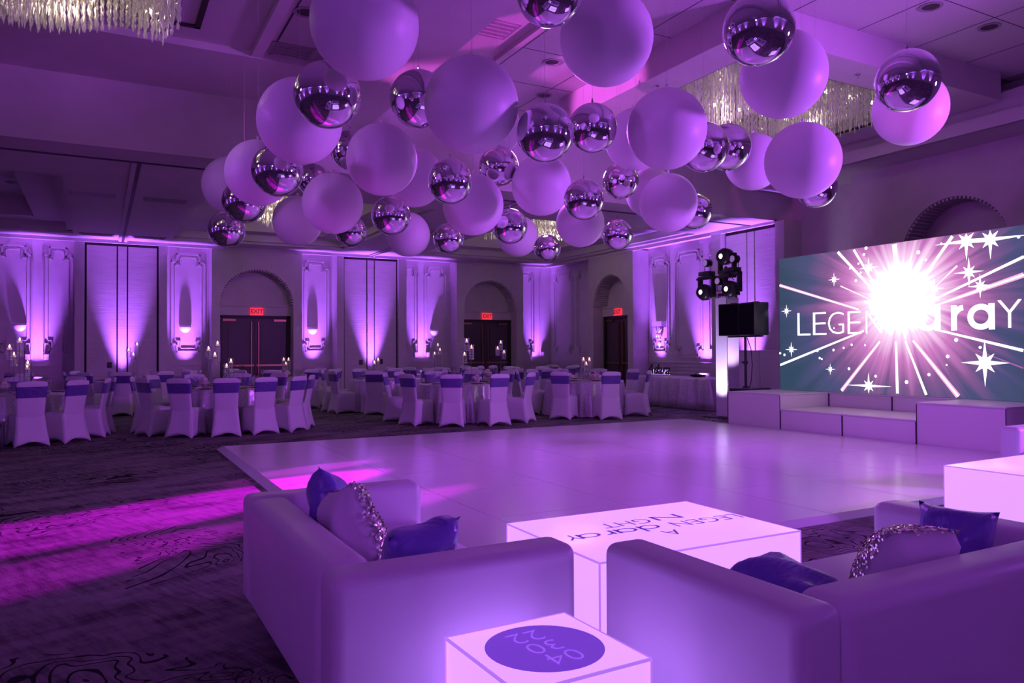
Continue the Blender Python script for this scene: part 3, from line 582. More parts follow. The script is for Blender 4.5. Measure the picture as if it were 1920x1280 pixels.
for px, py, lab in ((1323, 493, 'small round spotlight above the far moving head'), (1374, 485, 'small round spotlight beside the upright moving head'), (1346, 527, 'small round spotlight between the two hanging moving heads')):
    c = at_x(px, py, 11.3); t = thing('par_spot', lab, 'stage light', c)
    MB().lathe([(.075, 0), (.085, .02), (.085, .14), (.05, .17)], n=16, cap=True).xf(lambda x, y, z: (z-.02, y, x)).build('can', 'black_metal', t, smooth=True)
    MB().lathe([(.068, 0), (.003, .008)], n=16, cap=True).xf(lambda x, y, z: (-.022-z, y, x)).build('lens', 'lens_dim', t)
    MB().tube([(.06, -.09, 0), (.06, -.09, -.2), (.06, .09, -.2), (.06, .09, 0)], .008, 6).build('bracket', 'black_metal', t)
MB_c = MB(); pts = []
c0 = at_x(1385, 505, 11.3)
for k in range(13): a = PI*1.6*k/12-.9; pts.append((c0.x+.02*math.sin(3*a), c0.y-.12*math.cos(a)+.05, c0.z+.13*math.sin(a)-.1))
tag(MB_c.tube(pts, .008, 6).build('power_cable', 'black_plastic'), 'loop of black cable dangling beside the tower lights', 'cable')
# ------------------------------------------------------------------ speakers on a stand
sx_, sy_, zs_ = 10.92, 10.69, .655
t = thing('subwoofer', 'black subwoofer box behind the stage block, carrying the speaker pole', 'speaker', (11.02, 10.68, 0))
MB().box(-.27, .27, -.27, .27, .02, .655).build('cabinet', 'black_plastic', t, bevel=.012); MB().box(-.282, -.272, -.25, .25, .05, .62).build('grille', 'black_cloth', t)
for x in (-.2, .2):
    for y in (-.2, .2): MB().cyl((x, y, 0), (x, y, .02), .025, 8).build('rubber_foot', 'black_plastic', t)
t = thing('speaker_stand', 'black speaker pole standing on the subwoofer', 'speaker stand', (sx_, sy_, zs_))
MB().cyl((0, 0, 0), (0, 0, .98), .026, 10).build('pole', 'black_metal', t); MB().cyl((0, 0, .45), (0, 0, .52), .042, 10).build('collar', 'black_plastic', t); MB().cyl((0, .03, .49), (0, .10, .49), .014, 8).build('knob', 'black_plastic', t); MB().cyl((0, 0, 0), (0, 0, .03), .06, 12).build('pole_mount', 'black_metal', t)
MB().box(-.04, .04, -.42, .42, .97, 1.0).build('cross_bar', 'black_metal', t)
def speaker(y, rz, lab):
    t = thing('loudspeaker', lab, 'speaker', (sx_, y, zs_+1.003), rz)
    MB().prism([(-.19, -.225, 0), (.19, -.17, 0), (.19, .17, 0), (-.19, .225, 0)], (0, 0, .62)).build('cabinet', 'black_plastic', t, bevel=.012)
    MB().box(-.205, -.193, -.21, .21, .02, .60).build('grille', 'black_cloth', t, bevel=.004)
    MB().box(-.02, .06, -.06, .06, .622, .64).build('top_handle', 'black_metal', t)
    for s in (-.12, .12): MB().cyl((.0, s, .0), (.0, s, .006), .02, 8).build('rubber_foot', 'black_plastic', t)
speaker(sy_+.30, R(14), 'black loudspeaker on the stand, on the side of the lit tower'); speaker(sy_-.24, R(-8), 'black loudspeaker on the stand, on the side of the screen')
tag(MB().tube([(sx_+.03, sy_-.02, zs_+.95), (sx_+.02, sy_-.12, zs_+.75), (sx_, sy_-.17, zs_+.45), (sx_, sy_-.14, zs_+.15), (sx_+.02, sy_-.08, zs_+.012)], .009, 6).build('speaker_cable', 'black_plastic'), 'black cable hanging down beside the speaker stand pole', 'cable')
# glossy bar counter behind the stand
t = thing('bar_counter', 'tall glossy panelled bar counter behind the speaker stand', 'bar counter', (12.55, 11.56, 0))
for k in range(2): MB().box(0, .03, k*.62-.3, k*.62+.31, .02, 1.34).build('front_panel', 'stage_white', t, bevel=.004, seg=1)
MB().box(-.01, .45, -.32, .95, 1.34, 1.375).build('counter_top', 'stage_white', t, bevel=.005, seg=1); MB().box(.03, .45, -.3, .93, 0, 1.34).build('carcass', 'seam_dark', t)
# ------------------------------------------------------------------ sofas
def sofa(loc, rz, lab, L=1.75, D=.93):
    t = thing('loveseat', lab, 'sofa', loc, rz); hz, a = .64, .19
    MB().box(.02, D-.02, a-.02, L-a+.02, .10, .27).build('base', 'white_leather', t, bevel=.02)
    MB().box(0, .20, a+.003, L-a-.003, .10, hz).build('backrest', 'white_leather', t, bevel=.055, seg=5)
    for y in (0, L-a):
        MB().box(0, D, y, y+a, .10, hz).build('armrest', 'white_leather', t, bevel=.045, seg=5)
    for k in range(2):
        y0 = a+.005+k*(L-2*a-.01)/2; MB().box(.20, D-.005, y0+.002, y0+(L-2*a-.01)/2-.002, .272, .425).build('seat_cushion', 'white_leather', t, bevel=.035, seg=4)
    for x in (.08, D-.08):
        for y in (.09, L-.09): MB().lathe([(.022, 0), (.026, .01), (.02, .05), (.028, .10)], (x, y, 0), 12, True).build('foot', 'chrome', t)
    return t
sofa((.655, 2.40, 0), 0, 'white leather loveseat with its back to the carpet, beside the dance floor corner')
sofa((3.43, 1.455, 0), PI/2, 'white leather loveseat turned to face the dance floor, next to the glowing cube')
sofa((8.42, 4.14, 0), PI, 'white leather loveseat standing by the stage block')
# ------------------------------------------------------------------ glowing furniture
def glow_box(name, b, a, wd, z, lab, cat, length=None):
    r = Vector((a.x-b.x, a.y-b.y, 0)); L = length or r.length; r.normalize(); n = Vector((r.y, -r.x, 0)) if r.x > 0 else Vector((-r.y, r.x, 0))
    if n.y > 0: n = -n
    c = Vector((b.x, b.y, 0))+r*L/2+n*wd/2; ang = math.atan2(-r.y, -r.x)
    t = thing(name, lab, cat, c, ang)
    MB().box(-L/2, L/2, -wd/2, wd/2, 0, z).build('acrylic_shell', 'glow_acrylic', t, bevel=.006)
    m = MB(); e = .0035
    for y in (-wd/2, wd/2): m.box(-L/2, L/2, y-e, y+e, z-2*e, z+.0006)
    for x in (-L/2, L/2): m.box(x-e, x+e, -wd/2, wd/2, z-2*e, z+.0006)
    for x in (-L/2, L/2):
        for y in (-wd/2, wd/2): m.box(x-e, x+e, y-e, y+e, 0, z)
    m.build('edge_line', 'glow_edge', t); return t
zc_ = .45
cube = glow_box('glow_cube', at_z(1058, 1148, zc_), at_z(835, 1195, zc_), .46, zc_, 'glowing cube table with a round purple 04 30 22 decal', 'cube table', .455)
MB().lathe([(.185, zc_+.001), (.185, zc_+.002), (.001, zc_+.0021)], n=48, cap=True).build('round_decal', 'decal_purple', cube)
def flat_text(parent, body, size, m, x, y, z, off=0, sx=1.0):
    if body == 'dara':
        me = geo_word('decal_text', body, m, .15, .12); k = size*.55
        for v in me.vertices: v.co = ((v.co.x-2.0)*k*sx, (v.co.y-.5)*k, .0003)
    else:
        me = text_mesh('decal_text', body, size, m, off, .0004)
        for v in me.vertices: v.co.x *= sx
    o = link('lettering', me, parent); o.matrix_local = frame_mat((x, y, z), (-1, 0, 0), (0, -1, 0)); return o
for k, (b_, dx, dy) in enumerate((('04', .012, -.09), ('30', 0, .005), ('22', -.01, .10))): flat_text(cube, b_, .115, 'decal_lilac', dx, dy, zc_+.0032, -.002, 1.1)
tb = glow_box('glow_table', at_z(1286.5, 939.5, .41), at_z(951, 981, .41), .90, .41, 'long glowing coffee table lettered LEGENdaraY NIGHT', 'coffee table')
bpy.context.view_layer.update(); TBI = tb.matrix_world.inverted()
for b_, p0, p1, hh in (('LEGEN', (1382.7, 966.4), (1263, 984), .105), ('dara', (1243, 988), (1085, 1007), .12), ('Y', (1088, 1006), (1060, 1010), .10), ('N', (1273, 967), (1224, 973), .10), ('GHT', (1219, 976), (1126, 987), .10), ('A', (1276, 996), (1246, 1000), .09)):
    A_ = TBI @ at_z(*p0, .41); B_ = TBI @ at_z(*p1, .41); me = geo_word('decal_text', b_, 'decal_ink', .15, .12) if b_ == 'dara' else text_mesh('decal_text', b_, 1, 'decal_ink', -.004, 0)
    xs = [v.co.x for v in me.vertices]; ys = [v.co.y for v in me.vertices]; w_ = abs(A_.x-B_.x); cx_, cy_ = (A_.x+B_.x)/2, (A_.y+B_.y)/2
    for v in me.vertices: v.co = (-((v.co.x-min(xs))/(max(xs)-min(xs))-.5)*w_, -((v.co.y-min(ys))/(max(ys)-min(ys))-.5)*hh, 0)
    link('lettering', me, tb, (cx_, cy_, .4116))
q = at_z(1770, 872, .43); t2 = glow_box('glow_table', Vector((q.x+1.2, q.y+.02, 0)), q, .9, .43, 'long glowing coffee table between the loveseat and the stage', 'coffee table')
t3 = thing('glass_votive', 'clear sparkling glass votive on the glowing table by the stage', 'votive', (q.x+.62, q.y-.38, .431))
MB().lathe([(.03, 0), (.045, .01), (.05, .09), (.047, .09), (.042, .012)], n=16).build('cup', 'thin_glass', t3, smooth=True); MB().lathe([(.038, .012), (.038, .05)], n=12, cap=True).build('wax_fill', 'wax', t3)
# ------------------------------------------------------------------ pillows
def pillow_mesh(name, m, s=.21, th=.085, seed=0, front=None):
    rnd = random.Random(seed); N = 14; mb = MB(); mb.smooth = True; ph = [rnd.uniform(0, 6) for _ in range(4)]
    def P(i, j, side):
        u = -1+2*i/N; v = -1+2*j/N; pin = 1-.10*(1-u*u)*abs(v)**3; pin2 = 1-.10*(1-v*v)*abs(u)**3
        t = th*((1-u**4)*(1-v**4))**.55; t *= 1+.10*math.sin(3*u+ph[0])*math.sin(2.6*v+ph[1])
        fold = .012*math.sin(5*u+4*v+ph[2])*(1-max(abs(u), abs(v))**4)
        return (u*s*pin2, v*s*pin, side*t+fold)
    for side in (1, -1):
        n = len(mb.v)
        for i in range(N+1):
            for j in range(N+1): mb.v.append(P(i, j, side))
        for i in range(N):
            for j in range(N):
                a = n+i*(N+1)+j; mb.f.append((a, a+1, a+N+2, a+N+1) if side > 0 else (a, a+N+1, a+N+2, a+1))
    me = mb.mesh(name, m); bm = bmesh.new(); bm.from_mesh(me); bmesh.ops.remove_doubles(bm, verts=bm.verts, dist=1e-4); bm.to_mesh(me); bm.free(); me.polygons.foreach_set('use_smooth', [True]*len(me.polygons)); return me, P
def pillow(loc, rot, lab, seed, sequins=False, s=.21):
    t = thing('throw_pillow', lab, 'pillow', loc); t.rotation_euler = rot
    me, P = pillow_mesh('cushion', 'pillow_white' if sequins else 'purple_satin', s, .085 if not sequins else .10, seed); link('cushion', me, t)
    if sequins:
        mb = MB(); rnd = random.Random(seed)
        for k in range(2600):
            u, v = rnd.uniform(0, 14), rnd.uniform(0, 14); p = Vector(P(u, v, 1)); e = .3
            nn = (Vector(P(min(14, u+e), v, 1))-Vector(P(max(0, u-e), v, 1))).cross(Vector(P(u, min(14, v+e), 1))-Vector(P(u, max(0, v-e), 1))).normalized()
            nn = (nn+Vector((rnd.uniform(-.5, .5), rnd.uniform(-.5, .5), rnd.uniform(-.2, .2)))).normalized(); a = nn.orthogonal().normalized(); b = nn.cross(a); p = p+nn*.006; r = .0058
            mb.poly([p+(a*math.cos(PI*q/3)+b*math.sin(PI*q/3))*r for q in range(6)])
        me = bpy.data.meshes.new('sequins'); me.from_pydata(mb.v, [], mb.f); me.materials.append(MATS['sequin_silver']); o = link('sequins', me, t); o['kind'] = 'stuff'
    return t
pillow((1.00, 3.72, .60), (R(80), R(20), R(62)), 'purple satin pillow propped in the far corner of the left loveseat', 1, s=.175)
pillow((1.00, 3.36, .585), (R(76), R(16), R(92)), 'pillow with silver sequin face leaning in the left loveseat', 2, True, s=.18)
pillow((1.12, 2.86, .545), (R(58), R(6), R(190)), 'purple satin pillow against the near arm of the left loveseat', 3, s=.165)
pillow((2.19, 1.95, .505), (R(12), R(6), R(18)), 'purple satin pillow lying by the arm next to the glowing cube', 4, s=.175)
pillow((2.63, 1.80, .548), (R(60), R(-4), R(172)), 'pillow with silver sequin face leaning on the loveseat back', 5, True, s=.175)
pillow((3.08, 1.88, .575), (R(6), R(-70), R(14)), 'purple satin pillow propped in the far corner of the right loveseat', 6, s=.148)
# ------------------------------------------------------------------ banquet chairs
def chair_meshes():
    def perim(fc, rc, yf, yr, z, hem, pull):
        cs = [(-rc, yr), (rc, yr), (fc, yf), (-fc, yf)]; out = []
        for k in range(4):
            a, b = cs[k], cs[(k+1) % 4]; nx, ny = (a[1]-b[1]), (b[0]-a[0]); ln = math.hypot(nx, ny); nx /= ln; ny /= ln
            for i in range(7):
                q = i/7; s = math.sin(PI*q); out.append((a[0]+(b[0]-a[0])*q+nx*pull*s, a[1]+(b[1]-a[1])*q+ny*pull*s, z+hem*s))
        return out
    mb = MB(); mb.smooth = True
    mb.loft([perim(.22, .235, .225, -.285, 0, .075, .02), perim(.215, .228, .222, -.272, .06, .05, .022), perim(.205, .205, .215, -.235, .22, .012, .018), perim(.2, .19, .212, -.21, .38, 0, .006), perim(.198, .187, .21, -.205, .44, 0, 0), perim(.18, .175, .19, -.2, .47, 0, 0), perim(.1, .1, .1, -.12, .482, 0, 0)])
    seat = mb.mesh('seat_cover', 'chair_cover')
    def sec(z, wd, th, yc, g=0):
        r = []; n = 20
        for i in range(n):
            a = 2*PI*i/n; c, s = math.cos(a), math.sin(a); x = (wd/2+g)*abs(c)**.45*(1 if c > 0 else -1); y = (th/2+g)*abs(s)**.7*(1 if s > 0 else -1); r.append((x, yc+y, z))
        return r
    def bk(z, g=0):
        k = (z-.40)/.56; wd = .362+.055*k*k; yc = -.172-.108*k; return sec(z, wd, .055, yc, g)
    mb = MB(); mb.smooth = True; rings = [bk(z) for z in (.36, .42, .5, .6, .7, .8, .88, .92)]
    rings += [sec(.945, .385, .05, -.278), sec(.96, .30, .035, -.28), sec(.965, .15, .015, -.28)]; mb.loft(rings); back = mb.mesh('back_cover', 'chair_cover')
    mb = MB(); mb.smooth = True; mb.loft([bk(z, .007) for z in (.72, .77, .83, .885)], cap=False); sash = mb.mesh('sash_band', 'sash_satin')
    return seat, back, sash
CM = chair_meshes()
def chair(x, y, ang, lab, group):   # ang: direction the chair faces
    t = thing('banquet_chair', lab, 'chair', (x, y, 0), ang-PI/2, group)
    for n, m in zip(('seat_cover', 'back_cover', 'sash_band'), CM): link(n, m, t)
# ------------------------------------------------------------------ round tables
def cloth_mesh(r, z, folds=24):
    n = folds*8; mb = MB(); mb.smooth = True; rings = [[(r*k*math.cos(2*PI*j/n), r*k*math.sin(2*PI*j/n), z) for j in range(n)] for k in (.02, .5, .97)]
    for zz, g, am in ((z-.004, 0, 0), (z-.04, .008, .004), (z-.25, .025, .018), (z-.5, .045, .032), (.015, .065, .048)):
        rings.append([((r+g+am*math.cos(folds*2*PI*j/n)+.012*am/.048*math.sin(5*2*PI*j/n))*math.cos(2*PI*j/n), (r+g+am*math.cos(folds*2*PI*j/n))*math.sin(2*PI*j/n), zz) for j in range(n)])
    mb.loft(rings, cap=False); mb.f.append(tuple(range(n))); return mb.mesh('tablecloth', 'sequin_cloth')
CLM = cloth_mesh(.84, .748)
TTM = MB().lathe([(.002, .70), (.82, .70), (.83, .72), (.82, .742), (.002, .742)], n=40).mesh('table_top', 'stage_white'); TLM = MB().lathe([(.30, 0), (.28, .03), (.05, .06), (.05, .66), (.2, .70)], n=16, cap=True).mesh('pedestal', 'black_metal')
PLM = MB().lathe([(.001, .0), (.08, 0), (.112, .010), (.115, .013), (.08, .006), (.001, .006)], n=20).mesh('charger_plate', 'charger')
GL1 = MB().lathe([(.036, 0), (.034, .004), (.005, .008), (.005, .08), (.02, .095), (.042, .13), (.045, .16), (.036, .205)], n=12); GL1.smooth = True; GLM = GL1.mesh('wine_glass', 'thin_glass')
BLM = {k: MB().sphere((0, 0, 0), .05, 10, 7, (1, 1, .8)).mesh('blossom', k) for k in ('petal_blush', 'petal_white')}
def vase(p, zt, wide, lab, hg=.30):
    """p: flame point; glass cylinder on a clear stem, floating candle"""
    t = thing('candle_vase', lab, 'candle vase', (p.x, p.y, zt), 0, 'candle vases on the round tables'); zf = p.z-zt; z1 = zf+.05; z0 = max(.03, z1-hg)
    MB().lathe([(wide, z0), (wide, z1)], n=14).build('glass_cylinder', 'thin_glass', t, smooth=True)
    MB().lathe([(.001, z0), (wide, z0), (wide, z0+.008), (.001, z0+.008)], n=14).build('glass_bottom', 'porcelain', t)
    if z0 > .05: MB().cyl((0, 0, .01), (0, 0, z0), .011, 8).build('stem', 'thin_glass', t)
    MB().lathe([(.05, 0), (.05, .012)], n=14, cap=True).build('foot', 'thin_glass', t)
    MB().cyl((0, 0, zf-.045), (0, 0, zf-.012), wide*.62, 10).build('floating_candle', 'wax', t)
    MB().lathe([(.004, -.012), (.015, 0), (.011, .018), (.001, .042)], (0, 0, zf), 8, True).build('flame', 'flame', t, smooth=True)
    m = MB()
    for k in range(5):
        a = 2*PI*k/5; x, y = wide*.5*math.cos(a), wide*.5*math.sin(a)
        n_ = max(2, int((zf-.06-z0)/.03))
        for i in range(n_):
            z = z0+.02+i*.03; n = len(m.v); r = .008; m.v += [(x, y, z+.013), (x+r, y, z), (x, y+r, z), (x-r, y, z), (x, y-r, z), (x, y, z-.013)]; m.f += [(n, n+1, n+2), (n, n+2, n+3), (n, n+3, n+4), (n, n+4, n+1), (n+5, n+2, n+1), (n+5, n+3, n+2), (n+5, n+4, n+3), (n+5, n+1, n+4)]
    m.build('bead_strands', 'crystal', t)['kind'] = 'stuff'
def flowers(x, y, z, lab, n=7, sp_=.10, seed=0):
    rnd = random.Random(seed); t = thing('flower_cluster', lab, 'flowers', (x, y, z), 0, 'low flower clusters on the tables')
    MB().lathe([(.04, 0), (.06, .05), (.055, .06)], n=12, cap=True).build('bowl', 'porcelain', t)
    for k in range(n):
        a = 2*PI*k/n; r = sp_*.7*(0 if k == 0 else 1); o = link('blossom', BLM['petal_blush' if rnd.random() < .6 else 'petal_white'], t, (r*math.cos(a), r*math.sin(a), .085+(.05 if k == 0 else 0)+rnd.uniform(-.01, .02))); s = rnd.uniform(.85, 1.25); o.scale = (s, s, s)
def depth(c): return (Vector((c[0], c[1], .9))-CAM).dot(FWD)
ZTB = .7495
def table(c, where, chairs_deg=(), rear_pts=(), flames=(), low=(), glasses=True, rr=1.5, fl=3, seed=0):
    rnd = random.Random(seed)
    t = thing('round_table', 'round table under a sequin cloth '+where, 'table', (c[0], c[1], 0)); link('table_top', TTM, t); link('pedestal', TLM, t)
    cl = link('tablecloth', CLM, None, (c[0], c[1], 0), (0, 0, rnd.uniform(0, 6))); tag(cl, 'silvery sequin cloth draping the table '+where, 'tablecloth')
    angs = []
    for p in rear_pts:
        d = Vector((c[0]-p[0], c[1]-p[1])); L = d.length; a = math.atan2(d.y, d.x); L = max(L, 1.42); d.normalize()
        chair(c[0]-d.x*(L-.285), c[1]-d.y*(L-.285), a, 'white chair with purple sash at the table '+where, 'chairs at the table '+where); angs.append(a+PI)
    for dg in chairs_deg:
        a = R(dg+rnd.uniform(-2, 2)); rad = rr-.285+rnd.uniform(-.03, .05); chair(c[0]+rad*math.cos(a), c[1]+rad*math.sin(a), a+PI+rnd.uniform(-.12, .12), 'white chair with purple sash at the table '+where, 'chairs at the table '+where); angs.append(a)
    for a in angs:
        ca, sa = math.cos(a), math.sin(a)
        tag(link('charger_plate', PLM, None, (c[0]+.685*ca, c[1]+.685*sa, ZTB)), 'dark charger plate on the table '+where, 'plate', 'charger plates on the table '+where)
        if glasses:
            for da, rg in ((.17, .545),): tag(link('wine_glass', GLM, None, (c[0]+rg*math.cos(a+da), c[1]+rg*math.sin(a+da), ZTB)), 'clear stemmed wine glass on the table '+where, 'glass', 'wine glasses on the table '+where)
    D = depth(c)
    for k, (x, y, hg) in enumerate(flames): vase(at_d(x, y, D+(.12, -.13, .0, .1, -.1)[k % 5]), ZTB, .052, 'tall floating-candle vase on the table '+where, hg)
    for k, (x, y) in enumerate(low): vase(at_d(x, y, D+(-.12, .10, -.02)[k % 3]), ZTB, .05, 'short floating-candle vase on the table '+where, .45)
    for k in range(fl):
        a = 2*PI*k/max(1, fl)+.9+seed; flowers(c[0]+.34*math.cos(a), c[1]+.34*math.sin(a), ZTB, 'low blush flower cluster on the table '+where, 7, .09, seed*10+k)
def ring(start, end, n): return [start+(end-start)*k/(n-1) for k in range(n)]
table((-1.25, 14.55), 'beside the black case', ring(15, 205, 6), [(-.86, 13.2), (-.30, 13.55), (.06, 14.3)], [(37, 637, .33), (18, 650, .26), (26, 664, .24)], [(52, 680), (51, 687)], seed=1)
table((2.0, 14.6), 'at the corner of the dance floor', ring(5, 170, 6), [(.62, 13.95), (1.12, 13.30), (1.82, 13.05), (2.47, 13.12), (3.07, 13.35), (3.42, 13.90)], [(408, 643, .38), (391, 653, .24), (403, 664, .22)], [(433, 676), (425, 685)], seed=2)
table((6.4, 13.95), 'behind the middle of the dance floor', ring(22, 155, 5), [(5.02, 13.35), (5.62, 12.65), (6.50, 12.40), (7.35, 12.72)], [(875, 638, .26), (884, 650, .30), (871, 663, .24)], [], seed=3)
table((9.3, 13.8), 'next to the sequin gift table', ring(10, 145, 5), [(8.12, 12.95), (8.95, 12.32), (10.25, 12.75)], [], [(1094, 673), (1105, 673), (1099, 681)], seed=4)
table((6.0, 17.3), 'in front of the second pocket door', [-50, 28, 62, 96, 130, 162], [(4.62, 17.0), (5.28, 16.02)], [], [(702, 679), (709, 674)], seed=5)
table((.74, 20.05), 'in front of the first pocket door', ring(150, 330, 6)+[-5, 30], [], [(257, 645, .32), (241, 656, .22), (250, 664, .2)], [], rr=1.42, fl=2, seed=6)
table((4.15, 19.85), 'before the first exit doors', ring(140, 395, 8), [], [], [(532, 673), (541, 673), (536, 681)], rr=1.42, fl=2, seed=7)
table((9.0, 17.15), 'before the exit nearest the corner', [12, 50, 95, 135, 178, 220, 255, 292, 330], [], [(939, 641, .25), (933, 652, .24), (945, 659, .24)], [], fl=2, seed=8)
table((8.45, 20.1), 'below the slot pilaster', ring(150, 390, 8), [], [(821, 646, .2), (825, 655, .2), (815, 662, .2)], [], rr=1.40, fl=2, seed=9)
table((11.5, 19.6), 'in the room corner', ring(130, 400, 8), [], [], [], rr=1.40, fl=1, seed=10)
table((-2.7, 19.3), 'behind the table beside the black case', ring(-60, 120, 6), [], [], [], rr=1.42, fl=1, seed=11)
# ------------------------------------------------------------------ sequin gift table with name sign
gx0, gx1, gy0, gy1 = 12.15, 12.93, 13.0, 15.75
t = thing('gift_table', 'long folding table under a silver sequin cloth at the right wall', 'table', (gx0, gy0, 0))
MB().box(.02, gx1-gx0-.02, .02, gy1-gy0-.02, .70, .74).build('table_top', 'stage_white', t)
for x in (.1, gx1-gx0-.1):
    for y in (.2, gy1-gy0-.2): MB().cyl((x, y, 0), (x, y, .7), .02, 8).build('leg', 'black_metal', t)
mb = MB(); mb.smooth = True; per = []
def rrect(x0, x1, y0, y1, r, n=150):
    out = []; L = [((x0+r, y0), (x1-r, y0), (x1-r, y0+r), -PI/2), ((x1, y0+r), (x1, y1-r), (x1-r, y1-r), 0), ((x1-r, y1), (x0+r, y1), (x0+r, y1-r), PI/2), ((x0, y1-r), (x0, y0+r), (x0+r, y0+r), PI)]
    for a, b, c, th in L:
        d = math.hypot(b[0]-a[0], b[1]-a[1]); k = max(2, int(d/.028))
        for i in range(k): out.append((a[0]+(b[0]-a[0])*i/k, a[1]+(b[1]-a[1])*i/k, math.sin(th), -math.cos(th), 0))
        for i in range(6): q = th+PI/2*i/6; out.append((c[0]+r*math.cos(q), c[1]+r*math.sin(q), 0, 0, q))
    return out
base = rrect(gx0, gx1, gy0, gy1, .06); cxm, cym = (gx0+gx1)/2, (gy0+gy1)/2; rings = []
for z, g, am in ((.746, -.03, 0), (.744, 0, 0), (.70, .01, .006), (.45, .035, .03), (.2, .06, .045), (.012, .075, .05)):
    r_ = []
    for i, (x, y, *_r) in enumerate(base):
        s = g+am*math.sin(i*.55)+am*.4*math.sin(i*.23); dx, dy = x-cxm, y-cym; dx /= (gx1-gx0)/2; dy /= (gy1-gy0)/2
        nx = (1 if dx > 0 else -1) if abs(dx) > .97 else 0; ny = (1 if dy > 0 else -1) if abs(dy) > .985 else 0; r_.append((x+nx*s, y+ny*s, z))
    rings.append(r_)
mb.loft(rings); tag(mb.build('sequin_tablecloth', 'sequin_cloth'), 'pleated silver sequin cloth on the gift table at the right wall', 'tablecloth')
sg = thing('name_sign', 'dark script name sign on a white stand on the gift table', 'name sign', (12.55, 15.25, .747))
MB().box(-.06, .06, -.42, .42, 0, .03).build('stand', 'sconce_plaster', sg)
me = text_mesh('sign_text', 'Adara', .36, 'black_metal', .004, .012, .35); o = link('lettering', me, sg); o.matrix_local = frame_mat((-.02, 0, .155), (0, -1, 0), (0, 0, 1))
for k in range(12):
    y = -.38+k*.069; MB().cyl((.03, y, .03), (.03, y, .15), .006, 6).build('glow_pin', 'uplight_lens', sg)  # pins given a glow of their own, for the lit bits behind the letters
pk = thing('black_bag', 'flat black bag lying on the sequin gift table', 'bag', (12.5, 13.75, .747))
MB().sphere((0, 0, .035), .1, 16, 8, (1.3, 2.6, .34)).build('pouch', 'black_cloth', pk); MB().tube([(-.05, -.1, .06), (-.02, -.05, .10), (0, .05, .10), (.03, .12, .06)], .008, 6).build('strap', 'black_cloth', pk)
# black case at the left edge
t = thing('equipment_case', 'low black equipment case on the carpet beside a banquet chair', 'case', (-1.98, 12.55, 0))
MB().box(0, .80, 0, .55, .03, .37).build('box', 'black_plastic', t, bevel=.01); MB().box(-.005, .805, -.005, .555, .37, .40).build('lid', 'black_plastic', t, bevel=.006)
for x in (.08, .72):
    for y in (.08, .47): MB().lathe([(.03, 0), (.03, .03)], (x, y, 0), 10, True).build('foot', 'black_metal', t)
MB().box(.2, .6, -.02, 0, .2, .24).build('handle', 'chrome', t)
# ------------------------------------------------------------------ hanging globes
WHITE = [(684, 45, 101), (1137, 72, 87), (884, 198, 88), (562, 228, 78), (1469, 141, 79), (1250, 243, 74), (1706, 205, 66), (716, 300, 66), (1505, 302, 69), (484, 325, 60), (433, 348, 52), (624, 382, 56), (1015, 348, 56), (1253, 381, 54), (1412, 304, 52), (558, 415, 46), (887, 384, 57), (776, 333, 55), (765, 440, 41), (971, 443, 38), (1088, 418, 45), (1192, 262, 57), (1220, 362, 46), (925, 240, 52)]
MIRR = [(1031, -14, 63, 1), (1422, 55, 66, 1), (1701, 151, 57, 1), (614, 178, 62, 1.10), (785, 186, 54, 1.2), (1022, 249, 54, 1), (1111, 240, 46, 1), (520, 320, 47.5, 1.1), (844, 340, 42, 1), (458, 378, 40, 1.18), (425, 431, 33.5, 1.06), (733, 404, 36.5, 1), (658, 434, 29.5, 1), (841, 447, 29, 1), (956, 424, 33, 1), (1026, 465, 25.5, 1), (1095, 374, 38, 1), (1158, 440, 29, 1), (1164, 339, 34, 1.12), (935, 312, 37, 1.1), (1320, 276, 46, 1.2), (1364, 276, 44, 1.32), (1302, 396, 33.5, 1.1), (1531, 352, 37, 1.0), (587, 337, 30, 1), (657, 282, 37, 1.1)]
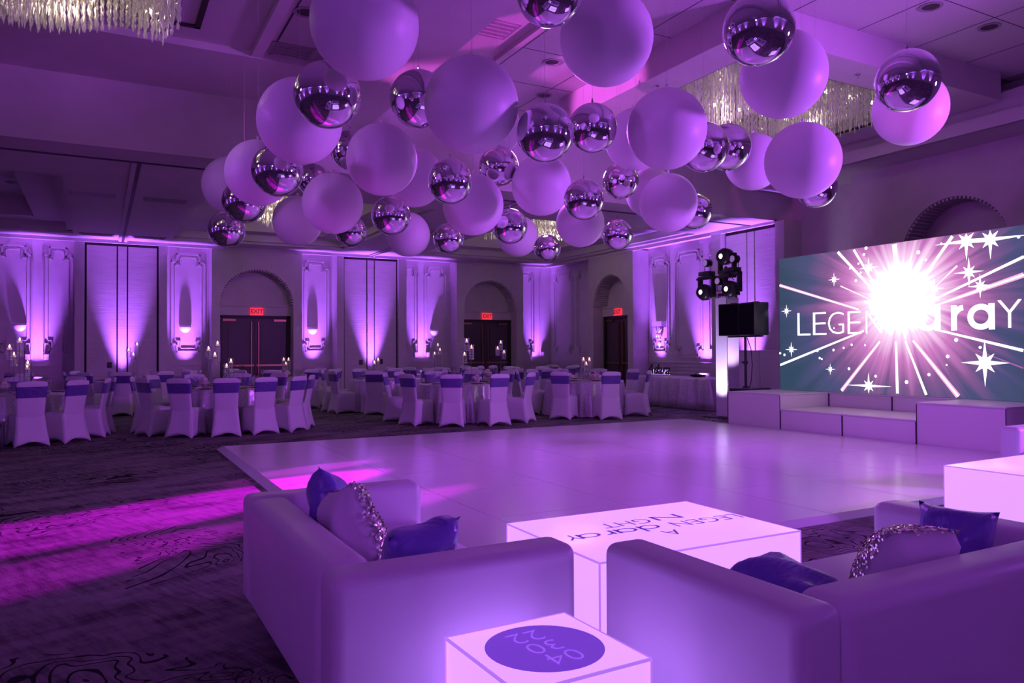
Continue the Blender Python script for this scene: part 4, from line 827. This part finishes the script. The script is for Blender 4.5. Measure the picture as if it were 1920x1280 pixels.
def ceil_z(x, y):
    if y > 11.95: return 4.24 if y < 12.7 else 4.26
    if bx0 <= x <= bx1 and by0 <= y <= by1 and not (ix0 < x < ix1 and iy0 < y < iy1): return bz
    if 2.6 <= x <= 3.8: return ZB
    if x < 2.6: return 5.19 if y > 10.2 else (5.20 if 1.72 <= x <= 1.86 else ZA)
    if x < 4.78: return 5.42
    if x <= 4.86: return 5.36
    if x < 4.9: return 5.42
    return ZC
_w = MB().lathe([(.36*math.sin(PI*i/22)+.0005, -.36*math.cos(PI*i/22)*(1.0 if i < 11 else 1.03)) for i in range(23)], n=40, cap=True); _w.smooth = True; WM = _w.mesh('globe', 'balloon_white')
_m = MB().lathe([(.22*math.sin(PI*i/24)+.0004, -.22*math.cos(PI*i/24)) for i in range(25)], n=48, cap=True); _m.smooth = True; MM = _m.mesh('globe', 'mirror_foil')
NW = MB().lathe([(.02, 0), (.012, .02), (.018, .045), (.006, .05)], n=10, cap=True).mesh('neck', 'balloon_white'); NM = MB().lathe([(.012, 0), (.006, .012), (.01, .03), (.003, .06)], n=8, cap=True).mesh('neck', 'mirror_foil')
ST = MB().cyl((0, 0, 0), (0, 0, 1), .0012, 5).mesh('hanging_line', 'string')
def globe(x, y, r, Rm, mesh, neck, lab, grp, name, k=1.0):
    p = at_d(x, y, FPX*Rm*k/r); t = thing(name, lab, 'balloon', p, random.uniform(0, 6), grp)
    g = link('globe', mesh, t); g.scale = (k, k, k); top = Rm*k*(1.03 if Rm > .3 else 1)
    link('neck', neck, t, (0, 0, top-.006)); s = link('hanging_line', ST, t, (0, 0, top+.03)); s.scale = (1, 1, ceil_z(p.x, p.y)-p.z-top-.03)
LABS = {1706: 'white balloon globe lit bright pink behind a mirrored sphere near the right wall soffit', 1701: 'mirrored foil sphere in front of the pink-lit globe near the right wall soffit', 684: 'white balloon globe hanging closest to the long ceiling beam and the round-ended chandelier'}
for x, y, r in WHITE: globe(x, y, r, .36, WM, NW, LABS.get(x, 'large matte white balloon globe hanging over the dance floor'), 'white hanging globes', 'white_globe', {484: .95, 433: 1.08}.get(x, 1.0))
for x, y, r, k in MIRR: globe(x, y, r, .22, MM, NM, LABS.get(x, 'mirrored silver foil sphere hanging over the dance floor'), 'mirrored hanging spheres', 'mirror_sphere', k)
